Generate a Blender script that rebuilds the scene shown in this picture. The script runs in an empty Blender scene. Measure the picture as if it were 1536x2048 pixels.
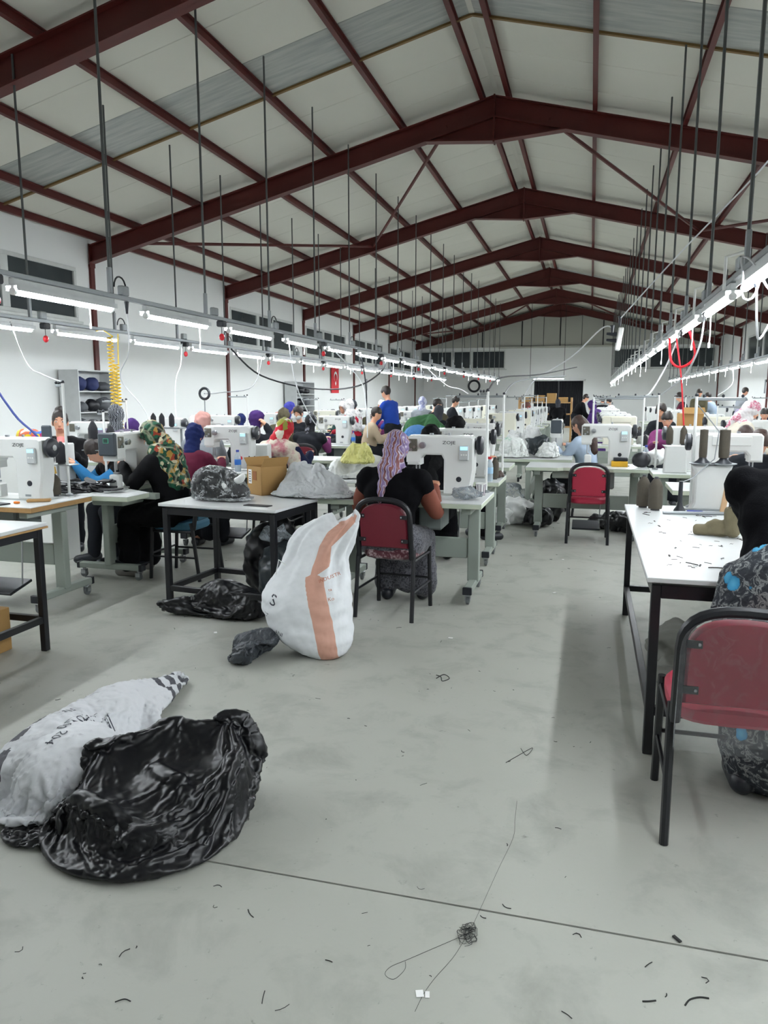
import bpy, bmesh, math, random
import numpy as np
from mathutils import Vector, Matrix, noise
from mathutils.bvhtree import BVHTree

random.seed(7)
SC = bpy.context.scene
COL = SC.collection
PI = math.pi
R = math.radians

# ------------------------------------------------------------------ camera
cd = bpy.data.cameras.new('camera')
cam = bpy.data.objects.new('camera', cd)
COL.objects.link(cam)
cam.location = (0, 0, 1.55)
cam.rotation_euler = (R(90 - 8.68), 0, R(15.26))
cd.sensor_fit = 'HORIZONTAL'
cd.sensor_width = 36.0
cd.lens = 1500 / 1536 * 36.0
cd.clip_start = 0.05
cd.clip_end = 200
SC.camera = cam

# ------------------------------------------------------------------ world, exposure
wd = bpy.data.worlds.new('night')
SC.world = wd
wd.use_nodes = True
wd.node_tree.nodes['Background'].inputs[0].default_value = (0.010, 0.013, 0.018, 1)
wd.node_tree.nodes['Background'].inputs[1].default_value = 1.0
SC.view_settings.view_transform = 'Standard'
SC.view_settings.look = 'None'
SC.view_settings.gamma = 1.0
SC.view_settings.use_curve_mapping = False
SC.view_settings.exposure = 0.0
LAMP = 99.0          # radiance of a fluorescent tube
SC.cycles.use_denoising = True
SC.cycles.use_light_tree = False
SC.cycles.use_adaptive_sampling = True
SC.cycles.adaptive_threshold = 0.03
SC.cycles.max_bounces = 4
SC.cycles.diffuse_bounces = 3
SC.cycles.transparent_max_bounces = 8

# ------------------------------------------------------------------ materials
def lin(h):
    h = h.lstrip('#')
    o = []
    for i in (0, 2, 4):
        v = int(h[i:i+2], 16) / 255
        o.append(v / 12.92 if v <= 0.04045 else ((v + 0.055) / 1.055) ** 2.4)
    return (*o, 1.0)

MATS = {}
class NT:
    """small helper to wire a node tree"""
    def __init__(s, name):
        s.m = bpy.data.materials.new(name); s.m.use_nodes = True
        s.t = s.m.node_tree; s.n = s.t.nodes; s.l = s.t.links
        s.b = s.n['Principled BSDF']
    def node(s, typ, **kw):
        n = s.n.new(typ)
        for k, v in kw.items():
            if k.startswith('i_'):
                key = k[2:]
                key = int(key) if key.isdigit() else key.replace('_', ' ')
                n.inputs[key].default_value = v
            else:
                setattr(n, k, v)
        return n
    def link(s, a, b): s.l.new(a, b)
    def coord(s, kind='Object', scale=(1, 1, 1), rot=(0, 0, 0)):
        tc = s.node('ShaderNodeTexCoord'); mp = s.node('ShaderNodeMapping')
        mp.inputs['Scale'].default_value = scale; mp.inputs['Rotation'].default_value = rot
        s.link(tc.outputs[kind], mp.inputs['Vector'])
        return mp.outputs['Vector']
    def noise(s, vec, scale, detail=3, rough=.55, dist=0):
        n = s.node('ShaderNodeTexNoise'); n.inputs['Scale'].default_value = scale
        n.inputs['Detail'].default_value = detail; n.inputs['Roughness'].default_value = rough
        n.inputs['Distortion'].default_value = dist
        s.link(vec, n.inputs['Vector']); return n.outputs['Fac']
    def voro(s, vec, scale, feature='F1', out='Distance', rnd=1):
        n = s.node('ShaderNodeTexVoronoi'); n.feature = feature
        n.inputs['Scale'].default_value = scale; n.inputs['Randomness'].default_value = rnd
        s.link(vec, n.inputs['Vector']); return n.outputs[out]
    def ramp(s, fac, stops, mode='LINEAR'):
        n = s.node('ShaderNodeValToRGB'); cr = n.color_ramp; cr.interpolation = mode
        while len(cr.elements) < len(stops): cr.elements.new(0.5)
        for e, (p, c) in zip(cr.elements, stops):
            e.position = p; e.color = lin(c) if isinstance(c, str) else c
        s.link(fac, n.inputs['Fac']); return n.outputs['Color']
    def mix(s, fac, a, b):
        n = s.node('ShaderNodeMix', data_type='RGBA')
        for sock, v in ((0, fac), (6, a), (7, b)):
            if isinstance(v, (int, float)): n.inputs[sock].default_value = v
            elif isinstance(v, tuple): n.inputs[sock].default_value = v
            elif isinstance(v, str): n.inputs[sock].default_value = lin(v)
            else: s.link(v, n.inputs[sock])
        return n.outputs[2]
    def math(s, op, a, b=0.0):
        n = s.node('ShaderNodeMath', operation=op)
        for i, v in enumerate((a, b)):
            if isinstance(v, (int, float)): n.inputs[i].default_value = v
            else: s.link(v, n.inputs[i])
        return n.outputs[0]
    def bump(s, h, strength=.3, dist=.02):
        n = s.node('ShaderNodeBump'); n.inputs['Strength'].default_value = strength
        n.inputs['Distance'].default_value = dist
        s.link(h, n.inputs['Height']); s.link(n.outputs['Normal'], s.b.inputs['Normal'])
    def base(s, c):
        if isinstance(c, (str, tuple)): s.b.inputs['Base Color'].default_value = lin(c) if isinstance(c, str) else c
        else: s.link(c, s.b.inputs['Base Color'])
    def set(s, **kw):
        for k, v in kw.items(): s.b.inputs[k.replace('_', ' ')].default_value = v

def shift(h, f):
    c = lin(h); return (min(1, c[0]*f), min(1, c[1]*f), min(1, c[2]*f), 1)

def M(name, col='#888888', rough=.5, metal=0.0, var=.12, vs=6.0, bump=0.0, bs=60.0, spec=.5, coat=0.0, alpha=1.0):
    if name in MATS: return MATS[name]
    t = NT(name); vec = t.coord()
    t.base(t.mix(t.noise(vec, vs), shift(col, 1 - var), shift(col, 1 + var)))
    t.set(Roughness=rough, Metallic=metal, Specular_IOR_Level=spec, Coat_Weight=coat, Alpha=alpha)
    if bump: t.bump(t.noise(vec, bs, 4), bump, .01)
    MATS[name] = t.m; return t.m

def emit(name, col, strength):
    if name in MATS: return MATS[name]
    t = NT(name); t.base(col); t.b.inputs['Emission Color'].default_value = lin(col)
    t.set(Emission_Strength=strength); MATS[name] = t.m; return t.m

def mat_floor():
    t = NT('polished_concrete'); vec = t.coord()
    big = t.noise(vec, .55, 5, .6); mid = t.noise(vec, 3.2, 6, .65, .4); fine = t.noise(vec, 60, 3)
    c = t.mix(big, '#a3a59c', '#b9bab2')
    st = t.ramp(mid, [(.28, '#8a8c86'), (.5, '#ffffff'), (1, '#ffffff')])
    n = t.node('ShaderNodeMix', data_type='RGBA', blend_type='MULTIPLY'); n.inputs[0].default_value = .3
    t.link(c, n.inputs[6]); t.link(st, n.inputs[7])
    sp = t.ramp(t.noise(vec, 22, 5, .7), [(.0, '#565852'), (.27, '#8f918b'), (.36, '#ffffff'), (1, '#ffffff')])
    n2 = t.node('ShaderNodeMix', data_type='RGBA', blend_type='MULTIPLY'); n2.inputs[0].default_value = .55
    t.link(n.outputs[2], n2.inputs[6]); t.link(sp, n2.inputs[7])
    t.base(n2.outputs[2])
    t.set(Specular_IOR_Level=.35)
    t.link(t.ramp(mid, [(.2, (.62,)*3 + (1,)), (.8, (.42,)*3 + (1,))]), t.b.inputs['Roughness'])
    t.bump(fine, .08, .004)
    return t.m

def mat_wall(name, col, var=.04):
    t = NT(name); vec = t.coord()
    a = t.noise(vec, .7, 4); b = t.noise(vec, 14, 4)
    c = t.mix(a, shift(col, 1 - var), shift(col, 1 + var))
    t.base(c); t.set(Roughness=.75, Specular_IOR_Level=.25); t.bump(b, .12, .01)
    return t.m

def mat_skylight():
    t = NT('skylight_fibreglass'); vec = t.coord(scale=(1, 9, 1))
    t.base(t.ramp(t.noise(vec, 1.3, 4), [(.3, '#8c908e'), (.55, '#a4a7a2'), (.75, '#b2b4ae')]))
    t.set(Roughness=.35); return t.m

def mat_steel():
    t = NT('oxide_red_steel'); vec = t.coord()
    t.base(t.mix(t.noise(vec, 2.2, 5), '#471613', '#5d221c')); t.set(Roughness=.5, Specular_IOR_Level=.4)
    t.bump(t.noise(vec, 40, 3), .05, .005); return t.m

def mat_scarf(name, stops, scale=14, kind='voro', rough=.7, detail='#222222', dfac=.0, dscale=40):
    if name in MATS: return MATS[name]
    t = NT(name); vec = t.coord()
    if kind == 'voro':
        w = t.noise(vec, scale*.7, 3); v = t.node('ShaderNodeVectorMath', operation='ADD')
        cmb = t.node('ShaderNodeCombineXYZ'); t.link(w, cmb.inputs[0]); t.link(w, cmb.inputs[2])
        sc = t.node('ShaderNodeVectorMath', operation='SCALE'); sc.inputs['Scale'].default_value = .06
        t.link(cmb.outputs[0], sc.inputs[0]); t.link(vec, v.inputs[0]); t.link(sc.outputs[0], v.inputs[1])
        n = t.node('ShaderNodeTexVoronoi'); n.inputs['Scale'].default_value = scale
        t.link(v.outputs[0], n.inputs['Vector'])
        sep = t.node('ShaderNodeSeparateColor'); t.link(n.outputs['Color'], sep.inputs[0])
        fac = sep.outputs[0]
    elif kind == 'wave':
        n = t.node('ShaderNodeTexWave'); n.inputs['Scale'].default_value = scale
        n.inputs['Distortion'].default_value = 9; n.inputs['Detail'].default_value = 2
        t.link(vec, n.inputs['Vector']); fac = n.outputs['Fac']
    else:
        fac = t.noise(vec, scale, 4, .6)
    c = t.ramp(fac, stops, 'CONSTANT' if kind == 'voro' else 'LINEAR')
    if dfac:
        c = t.mix(t.ramp(t.voro(vec, dscale, 'DISTANCE_TO_EDGE'), [(0, (dfac,)*3+(1,)), (.08, (0, 0, 0, 1))]), c, detail)
    t.base(c); t.set(Roughness=rough, Specular_IOR_Level=.2, Sheen_Weight=.15)
    MATS[name] = t.m; return t.m

def mat_plastic(name, col, rough=.25, alpha=1.0, spec=.5, bs=30, bump=.25):
    if name in MATS: return MATS[name]
    t = NT(name); vec = t.coord()
    t.base(t.mix(t.noise(vec, 7), shift(col, .85), shift(col, 1.15)))
    t.set(Roughness=rough, Alpha=alpha, Specular_IOR_Level=spec)
    h = t.noise(vec, bs, 3, .5, .6); t.bump(h, bump, .006)
    MATS[name] = t.m; return t.m

def mat_clear(name, tint, veil=.05, streak=.35, rough=.12):
    """thin clear film: see-through, shiny at glancing angles, milky along its creases"""
    if name in MATS: return MATS[name]
    t = NT(name); vec = t.coord(); out = t.n['Material Output']
    t.base(tint); t.set(Roughness=rough, Specular_IOR_Level=.9)
    tr = t.node('ShaderNodeBsdfTransparent'); mx = t.node('ShaderNodeMixShader'); lw = t.node('ShaderNodeFresnel'); lw.inputs['IOR'].default_value = 1.35
    cr = t.ramp(t.noise(vec, 16, 5, .6, 1.5), [(.0, (0, 0, 0, 1)), (.52, (0, 0, 0, 1)), (.6, (1, 1, 1, 1)), (.68, (0, 0, 0, 1))])
    f = t.math('ADD', t.math('ADD', lw.outputs[0], veil), t.math('MULTIPLY', cr, streak))
    t.link(t.math('MINIMUM', f, 1.0), mx.inputs[0]); t.link(tr.outputs[0], mx.inputs[1]); t.link(t.b.outputs[0], mx.inputs[2]); t.link(mx.outputs[0], out.inputs['Surface'])
    t.bump(t.noise(vec, 22, 3), .25, .006)
    MATS[name] = t.m; return t.m

def mat_print(name, base, inks, rough=.55, weave=True):
    """woven sheet whose printed marks come from the mesh's own 'ink' colour attribute"""
    t = NT(name); vec = t.coord()
    a = t.node('ShaderNodeAttribute', attribute_name='ink'); sep = t.node('ShaderNodeSeparateColor')
    t.link(a.outputs['Color'], sep.inputs[0])
    c = t.mix(t.noise(vec, 9, 4), shift(base, .93), shift(base, 1.05))
    for k, ink in enumerate(inks):
        c = t.mix(t.ramp(sep.outputs[k], [(.42, (0, 0, 0, 1)), (.58, (1, 1, 1, 1))]), c, ink)
    t.base(c); t.set(Roughness=rough, Specular_IOR_Level=.35)
    t.bump(t.noise(vec, 45, 4), .12, .006)
    MATS[name] = t.m; return t.m

WHITE = M('white_paint', '#e9ebe8', .4, var=.03)
MACH = M('machine_enamel', '#e3e5e2', .32, var=.03, coat=.2)
MACH2 = M('machine_enamel_cream', '#e2e0cf', .35, var=.03)
DARK = M('dark_plastic', '#20232a', .4)
BLACK = M('black_paint', '#14151a', .38, var=.2)
STEELM = M('bright_steel', '#b9bcc0', .28, 1.0)
GALV = M('galvanised_steel', '#9a9fa1', .42, .7, var=.1)
GREENG = M('grey_green_enamel', '#9aa39a', .5, var=.05)
LAM = M('white_laminate', '#dfe2e1', .3, var=.03, vs=3)
LAMG = M('pale_green_edge', '#c3cdb9', .5, var=.05)
PLY = M('plywood_edge', '#b08a58', .6, var=.2, vs=18)
REDC = M('red_vinyl', '#a8243f', .45, var=.08)
MAROON = M('maroon_vinyl', '#6b1526', .5, var=.1)
CONE = M('thread_brown', '#4a443a', .8, var=.15, vs=30, bump=.3, bs=200)
CONEK = M('thread_black', '#1c1c22', .8, var=.2, vs=30, bump=.3, bs=200)
CARD = M('corrugated_card', '#a8834f', .8, var=.08, vs=5)
SKIN = M('skin', '#d9a184', .5, var=.05)
SKIN2 = M('skin_tan', '#b57e62', .5, var=.05)
HAIR = M('hair_dark', '#231a17', .5, var=.3, vs=40, bump=.4, bs=90)
REDP = M('red_plastic', '#c8202c', .35)
WCABLE = M('white_cable', '#dfe2e4', .5)
KCABLE = M('black_cable', '#1b1d20', .5)
BCABLE = M('blue_cable', '#2f3f86', .5)
YCABLE = M('yellow_hose', '#d9b51c', .4)
PAPER = M('white_paper', '#f0f0ee', .7, var=.02)
OXIDE = mat_steel()

# ------------------------------------------------------------------ mesh building
TMP = bpy.data.scenes.new('work')

class MB:
    def __init__(s, M_=None):
        s.v = []; s.f = []; s.M = M_ or Matrix.Identity(4)
    def add(s, vs, fs):
        n = len(s.v); Mx = s.M
        s.v.extend([(Mx @ Vector(p))[:] for p in vs]); s.f.extend([tuple(i + n for i in f) for f in fs]); return s
    def box(s, c, d, bev=0.0, rot=None):
        hx, hy, hz = d[0]/2, d[1]/2, d[2]/2
        T = Matrix.Translation(c) @ (rot if rot is not None else Matrix.Identity(4))
        sg = [(x, y, z) for x in (-1, 1) for y in (-1, 1) for z in (-1, 1)]
        if bev <= 0:
            vs = [(a*hx, b*hy, e*hz) for a, b, e in sg]
            fs = [(0, 1, 3, 2), (4, 6, 7, 5), (0, 4, 5, 1), (2, 3, 7, 6), (0, 2, 6, 4), (1, 5, 7, 3)]
        else:
            bev = min(bev, hx*.95, hy*.95, hz*.95); vs = []; ix = {}
            for k, (a, b, e) in enumerate(sg):
                for ax in range(3):
                    p = [a*hx, b*hy, e*hz]
                    for j in range(3):
                        if j != ax: p[j] -= (a, b, e)[j]*bev
                    ix[(k, ax)] = len(vs); vs.append(tuple(p))
            fs = []
            quads = {0: [(0, 1, 3, 2), (4, 6, 7, 5)], 1: [(0, 4, 5, 1), (2, 3, 7, 6)], 2: [(0, 2, 6, 4), (1, 5, 7, 3)]}
            for ax in quads:
                for q in quads[ax]: fs.append(tuple(ix[(k, ax)] for k in q))
            for ax in range(3):      # edges along ax
                o = [j for j in range(3) if j != ax]
                for k, sgn in enumerate(sg):
                    if sgn[ax] < 0:
                        k2 = sg.index(tuple(1 if j == ax else sgn[j] for j in range(3)))
                        fs.append((ix[(k, o[0])], ix[(k2, o[0])], ix[(k2, o[1])], ix[(k, o[1])]))
            for k in range(8): fs.append((ix[(k, 0)], ix[(k, 1)], ix[(k, 2)]))
        return s.add([(T @ Vector(p))[:] for p in vs], fs)
    def b2(s, lo, hi, bev=0.0):
        return s.box([(a+b)/2 for a, b in zip(lo, hi)], [abs(b-a) for a, b in zip(lo, hi)], bev)
    def tube(s, pts, r, n=8, cap=True, closed=False):
        P = [Vector(p) for p in pts]; m = len(P); rs = r if isinstance(r, (list, tuple)) else [r]*m
        vs = []; fs = []; prev = None
        for i, p in enumerate(P):
            if closed: t = P[(i+1) % m] - P[i-1]
            else: t = P[min(i+1, m-1)] - P[max(i-1, 0)]
            if t.length < 1e-9: t = Vector((0, 0, 1))
            t.normalize()
            if prev is None:
                u = t.orthogonal().normalized()
                if abs(t.z) < .9: u = t.cross(Vector((0, 0, 1))).normalized()
            else:
                u = prev - t * prev.dot(t)
                if u.length < 1e-6: u = t.orthogonal()
                u.normalize()
            prev = u; w = t.cross(u)
            for k in range(n):
                a = 2*PI*k/n; vs.append((p + (u*math.cos(a) + w*math.sin(a))*rs[i])[:])
        for i in range(m if closed else m-1):
            j = (i+1) % m
            for k in range(n):
                k2 = (k+1) % n; fs.append((i*n+k, i*n+k2, j*n+k2, j*n+k))
        if cap and not closed:
            fs.append(tuple(range(n-1, -1, -1))); fs.append(tuple((m-1)*n+k for k in range(n)))
        return s.add(vs, fs)
    def cyl(s, p0, p1, r0, r1=None, n=14): return s.tube([p0, p1], [r0, r0 if r1 is None else r1], n)
    def cap_(s, p0, p1, r0, r1, n=12):
        p0, p1 = Vector(p0), Vector(p1); d = p1 - p0
        if d.length < 1e-5: d = Vector((0, 0, 1e-4)); p1 = p0 + d
        t = d.normalized(); pts = []; rs = []
        for a in (88, 62, 32): pts.append(p0 - t*r0*math.sin(R(a))); rs.append(r0*math.cos(R(a)))
        pts += [p0, p1]; rs += [r0, r1]
        for a in (32, 62, 88): pts.append(p1 + t*r1*math.sin(R(a))); rs.append(r1*math.cos(R(a)))
        return s.tube(pts, rs, n)
    def ell(s, c, r, rot=None, n=16, m=10):
        T = Matrix.Translation(c) @ (rot if rot is not None else Matrix.Identity(4)); vs = []; fs = []
        for i in range(1, m):
            a = PI*i/m
            for k in range(n):
                b = 2*PI*k/n
                vs.append((T @ Vector((r[0]*math.sin(a)*math.cos(b), r[1]*math.sin(a)*math.sin(b), r[2]*math.cos(a))))[:])
        vs.append((T @ Vector((0, 0, r[2])))[:]); vs.append((T @ Vector((0, 0, -r[2])))[:])
        for i in range(m-2):
            for k in range(n):
                k2 = (k+1) % n; fs.append((i*n+k, (i+1)*n+k, (i+1)*n+k2, i*n+k2))
        for k in range(n):
            k2 = (k+1) % n; fs.append(((m-1)*n, k, k2)); fs.append(((m-1)*n+1, (m-2)*n+k2, (m-2)*n+k))
        return s.add(vs, fs)
    def lathe(s, prof, n=16, c=(0, 0, 0), rot=None):
        T = Matrix.Translation(c) @ (rot if rot is not None else Matrix.Identity(4)); vs = []; fs = []; m = len(prof)
        for r_, z in prof:
            for k in range(n):
                a = 2*PI*k/n; vs.append((T @ Vector((max(r_, 1e-4)*math.cos(a), max(r_, 1e-4)*math.sin(a), z)))[:])
        for i in range(m-1):
            for k in range(n):
                k2 = (k+1) % n; fs.append((i*n+k, i*n+k2, (i+1)*n+k2, (i+1)*n+k))
        fs.append(tuple(range(n-1, -1, -1))); fs.append(tuple((m-1)*n+k for k in range(n)))
        return s.add(vs, fs)
    def prism(s, poly, y0, y1, ch=0.0):
        """polygon in XZ extruded along Y; ch chamfers both rims by insetting towards the centroid of neighbours"""
        n = len(poly)
        def inset(k):
            a, b, c = Vector(poly[k-1]), Vector(poly[k]), Vector(poly[(k+1) % n])
            e1 = (b-a).normalized(); e2 = (c-b).normalized(); n1 = Vector((-e1.y, e1.x)); n2 = Vector((-e2.y, e2.x))
            d = n1 + n2
            d = d / max(.35, d.length_squared/2) if d.length > 1e-6 else n1
            return b + d*ch
        area = sum(poly[i-1][0]*poly[i][1]-poly[i][0]*poly[i-1][1] for i in range(n))
        if area < 0: poly = poly[::-1]
        rings = [(y0, poly), (y1, poly)]
        if ch > 0:
            ins = [inset(k)[:] for k in range(n)]
            rings = [(y0, ins), (y0+ch, poly), (y1-ch, poly), (y1, ins)]
        vs = []; fs = []
        for y, pl in rings: vs += [(p[0], y, p[1]) for p in pl]
        for i in range(len(rings)-1):
            for k in range(n):
                k2 = (k+1) % n; fs.append((i*n+k, i*n+k2, (i+1)*n+k2, (i+1)*n+k))
        fs.append(tuple(range(n-1, -1, -1))); fs.append(tuple((len(rings)-1)*n+k for k in range(n)))
        return s.add(vs, fs)
    def mesh(s, name):
        me = bpy.data.meshes.new(name); me.from_pydata(s.v, [], s.f); me.update(); return me
    def build(s, name, mat, parent=None, smooth=35, loc=None):
        me = s.mesh(name)
        bm = bmesh.new(); bm.from_mesh(me); bmesh.ops.recalc_face_normals(bm, faces=bm.faces); bm.to_mesh(me); bm.free()
        if smooth:
            me.shade_smooth(); me.set_sharp_from_angle(angle=R(smooth))
        return obj(name, me, mat, parent, loc)

def obj(name, me, mat, parent=None, loc=None):
    o = bpy.data.objects.new(name, me); COL.objects.link(o)
    if mat is not None and not me.materials: me.materials.append(mat)
    if parent is not None: o.parent = parent
    if loc is not None: o.location = loc
    return o

def tag(o, label=None, cat=None, group=None, kind=None):
    if label: o['label'] = label
    if cat: o['category'] = cat
    if group: o['group'] = group
    if kind: o['kind'] = kind
    return o

def thing(name, label, cat, loc=(0, 0, 0), rz=0, group=None, kind=None):
    o = bpy.data.objects.new(name, None); COL.objects.link(o); o.empty_display_size = .1
    o.location = loc; o.rotation_euler = (0, 0, R(rz)); return tag(o, label, cat, group, kind)

def dup(root, loc, rz, label=None, mats=None):
    """copy a thing with its parts and sub-parts (mesh data shared)"""
    r = root.copy(); COL.objects.link(r); r.location = loc; r.rotation_euler = (0, 0, R(rz))
    if label: r['label'] = label
    for ch in list(root.children):
        c = ch.copy(); COL.objects.link(c); c.parent = r
        for g in list(ch.children):
            d = g.copy(); COL.objects.link(d); d.parent = c
    return r

def evaluated(o):
    TMP.collection.objects.link(o)
    vl = TMP.view_layers[0]; vl.update()
    dg = vl.depsgraph; dg.update()
    me = bpy.data.meshes.new_from_object(o.evaluated_get(dg))
    TMP.collection.objects.unlink(o); return me

def union(mb, voxel=.015, smooth=3, name='form'):
    """one continuous skin around overlapping closed forms"""
    me = mb.mesh('form'); o = bpy.data.objects.new('form', me)
    md = o.modifiers.new('r', 'REMESH'); md.mode = 'VOXEL'; md.voxel_size = voxel; md.use_smooth_shade = True
    if smooth:
        ms = o.modifiers.new('s', 'SMOOTH'); ms.factor = .5; ms.iterations = smooth
    out = evaluated(o); bpy.data.objects.remove(o); bpy.data.meshes.remove(me); out.name = name; return out

def co(me):
    a = np.empty(len(me.vertices)*3, np.float32); me.vertices.foreach_get('co', a); return a.reshape(-1, 3).astype(float)
def nor(me):
    a = np.empty(len(me.vertices)*3, np.float32); me.vertices.foreach_get('normal', a); return a.reshape(-1, 3).astype(float)
def put(me, V):
    me.vertices.foreach_set('co', np.ascontiguousarray(V, np.float32).ravel()); me.update()

def folds(V, freq, k, seed, sharp=True):
    """creases: triangle waves along random directions, bent by slow sines; about -1..1"""
    rg = np.random.RandomState(seed); h = np.zeros(len(V))
    for i in range(k):
        d = rg.normal(size=3); d /= np.linalg.norm(d); e = rg.normal(size=3); e /= np.linalg.norm(e)
        ph = rg.rand(); w = .55*np.sin(V @ e * freq*2.1 + rg.rand()*6) + .3*np.sin(V @ rg.normal(size=3) * freq*3.3)
        x = V @ d * freq * (.6 + rg.rand()) + ph + w*.5
        tri = np.abs((x % 1.0) - .5)*4 - 1
        h += (tri if sharp else np.sin(x*2*PI)) * (.5 + rg.rand())
    return h / (k*.75)

def crease(me, layers, zmin=None):
    for amp, freq, k, seed, *sh in layers:
        V = co(me); N = nor(me); V = V + N * (folds(V, freq, k, seed, not sh)*amp)[:, None]
        if zmin is not None: V[:, 2] = np.maximum(V[:, 2], zmin + .004*(V[:, 2] < zmin))
        put(me, V)
    return me

def crumple(mb, coarse, jit, seed, zmin=None, cuts=2, soft=1, fine=0.0, pre=2, name='form'):
    """film or cloth: flat facets that meet in creases, grown from a coarse skin"""
    me = union(mb, coarse, pre, name); rg = np.random.RandomState(seed)
    V = co(me); N = nor(me); k = len(V)
    V = V + N*(rg.normal(size=(k, 1))*jit) + rg.normal(size=(k, 3))*jit*.45
    if zmin is not None: V[:, 2] = np.maximum(V[:, 2], zmin)
    put(me, V)
    bm = bmesh.new(); bm.from_mesh(me); bmesh.ops.triangulate(bm, faces=bm.faces)
    if cuts: bmesh.ops.subdivide_edges(bm, edges=bm.edges, cuts=cuts, use_grid_fill=True)
    for _ in range(soft): bmesh.ops.smooth_vert(bm, verts=bm.verts, factor=.5, use_axis_x=True, use_axis_y=True, use_axis_z=True)
    bm.to_mesh(me); bm.free(); me.update()
    if fine: crease(me, [(fine, 14, 4, seed+1), (fine*.6, 30, 4, seed+2)], zmin)
    me.shade_smooth(); return me

def ink(me, cols):
    """store printed marks (0..1 per channel) on the mesh's vertices"""
    at = me.color_attributes.new('ink', 'FLOAT_COLOR', 'POINT')
    a = np.zeros((len(me.vertices), 4), np.float32); a[:, 3] = 1
    for k, c in enumerate(cols): a[:, k] = c
    at.data.foreach_set('color', a.ravel())

TEXTS = {}
def text_mesh(txt, size, ext=.0006):
    key = (txt, size, ext)
    if key in TEXTS: return TEXTS[key]
    cu = bpy.data.curves.new('lettering', 'FONT'); cu.body = txt; cu.size = size; cu.extrude = ext; cu.align_x = 'CENTER'; cu.align_y = 'CENTER'
    cu.resolution_u = 2
    o = bpy.data.objects.new('lettering', cu); me = evaluated(o); bpy.data.objects.remove(o); TEXTS[key] = me; me.name = 'lettering'; return me

def lettering(name, txt, size, mat, parent, loc, rot, ext=.0006, sx=1.0):
    me = text_mesh(txt, size, ext).copy(); me.materials.clear(); me.materials.append(mat)
    o = obj(name, me, None, parent); o.location = loc; o.rotation_euler = rot; o.scale = (sx, 1, 1); return o

def draped_lines(name, target, strokes, r, mat, origin, ux, uy, ray):
    """pen strokes laid on the target's own surface: strokes are 2D polylines (m) in the plane (ux, uy) at origin, dropped along ray"""
    me = target.data; V = co(me)
    bvh = BVHTree.FromPolygons([tuple(p) for p in V], [tuple(p.vertices) for p in me.polygons])
    ux, uy, ray, origin = map(Vector, (ux, uy, ray, origin)); ray.normalize(); mb = MB()
    for st in strokes:
        pts = []
        for i in range(len(st)-1):
            a, b = Vector(st[i]), Vector(st[i+1]); n = max(1, int((b-a).length/.012))
            for k in range(n): pts.append(a.lerp(b, k/n))
        pts.append(Vector(st[-1])); out = []
        for q in pts:
            hit = bvh.ray_cast(origin + ux*q.x + uy*q.y - ray*.6, ray)
            if hit[0] is not None: out.append((hit[0] - ray*.001)[:])
        if len(out) > 1: mb.tube(out, r, 5)
    if mb.v: mb.build(name, mat, target)

ORD = ['first', 'second', 'third', 'fourth', 'fifth', 'sixth', 'seventh', 'eighth', 'ninth', 'tenth', 'eleventh', 'twelfth', 'thirteenth', 'fourteenth', 'fifteenth', 'sixteenth', 'seventeenth', 'eighteenth', 'nineteenth', 'twentieth', 'twenty-first', 'twenty-second', 'twenty-third', 'twenty-fourth', 'twenty-fifth', 'twenty-sixth', 'twenty-seventh', 'twenty-eighth']

def drape_text(name, target, txt, size, mat, origin, ux, uy, ray):
    """flat print laid on the target's own surface"""
    V = co(target.data)
    bvh = BVHTree.FromPolygons([tuple(p) for p in V], [tuple(p.vertices) for p in target.data.polygons])
    ux, uy, ray, origin = (Vector(q) for q in (ux, uy, ray, origin)); ux.normalize(); uy.normalize(); ray.normalize()
    me = text_mesh(txt, size, 0).copy(); W = co(me); out = []; ok = True
    for p in W:
        hit = bvh.ray_cast(origin + ux*p[0] + uy*p[1] - ray*.5, ray)
        if hit[0] is None: ok = False; break
        out.append((hit[0] - ray*.0025)[:])
    if not ok: return None
    put(me, np.array(out)); me.materials.clear(); me.materials.append(mat)
    return obj(name, me, None, target)
# ------------------------------------------------------------------ the hall
XL, XR, YF, YB = -9.6, 6.2, -6.3, 42.3
RX, RZ, SL = -1.72, 6.45, 0.25
def beam_z(x): return RZ - SL*abs(x - RX)
FLOORM = mat_floor(); WALLM = mat_wall('white_plaster', '#e8eae8'); ROOFM = mat_wall('roof_panel_sheet', '#dad9cf', .05)
GABLE = mat_wall('gable_cladding', '#b9bab2', .05); SKYM = mat_skylight()
GLASS = M('night_window_glass', '#363d40', .2, var=.5, vs=1.5, bump=.05, bs=3)
BROWN = M('brown_trim', '#7a5f35', .6)

fl = thing('floor', 'grey polished concrete floor of the hall', 'floor', kind='structure')
for y0, y1 in ((YF, 2.086), (2.094, 15.9), (15.908, 29.9), (29.908, YB + .2)):
    MB().b2((XL-.2, y0, -.12), (XR+.2, y1, 0)).build('slab', FLOORM, fl, 0)
MB().b2((XL-.2, YF, -.14), (XR+.2, YB+.2, -.02)).build('joint_filler', M('joint_dirt', '#3a3b37', .9), fl, 0)

def wall_with_openings(name, fixed, axis, a0, a1, ztop, opens, thick, mat, label):
    """straight wall with rectangular openings (a, b, z0, z1); axis 'y' runs along Y at x=fixed"""
    mb = MB()
    def piece(p0, p1, z0, z1):
        if p1-p0 < 1e-4 or z1-z0 < 1e-4: return
        if axis == 'y': mb.b2((fixed, p0, z0), (fixed+thick, p1, z1))
        else: mb.b2((p0, fixed, z0), (p1, fixed+thick, z1))
    pos = a0
    for a, b, z0, z1 in sorted(opens):
        piece(pos, a, 0, ztop); piece(a, b, 0, z0); piece(a, b, z1, ztop); pos = b
    piece(pos, a1, 0, ztop)
    return tag(mb.build(name, mat, None, 0), label, 'wall', kind='structure')

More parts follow.
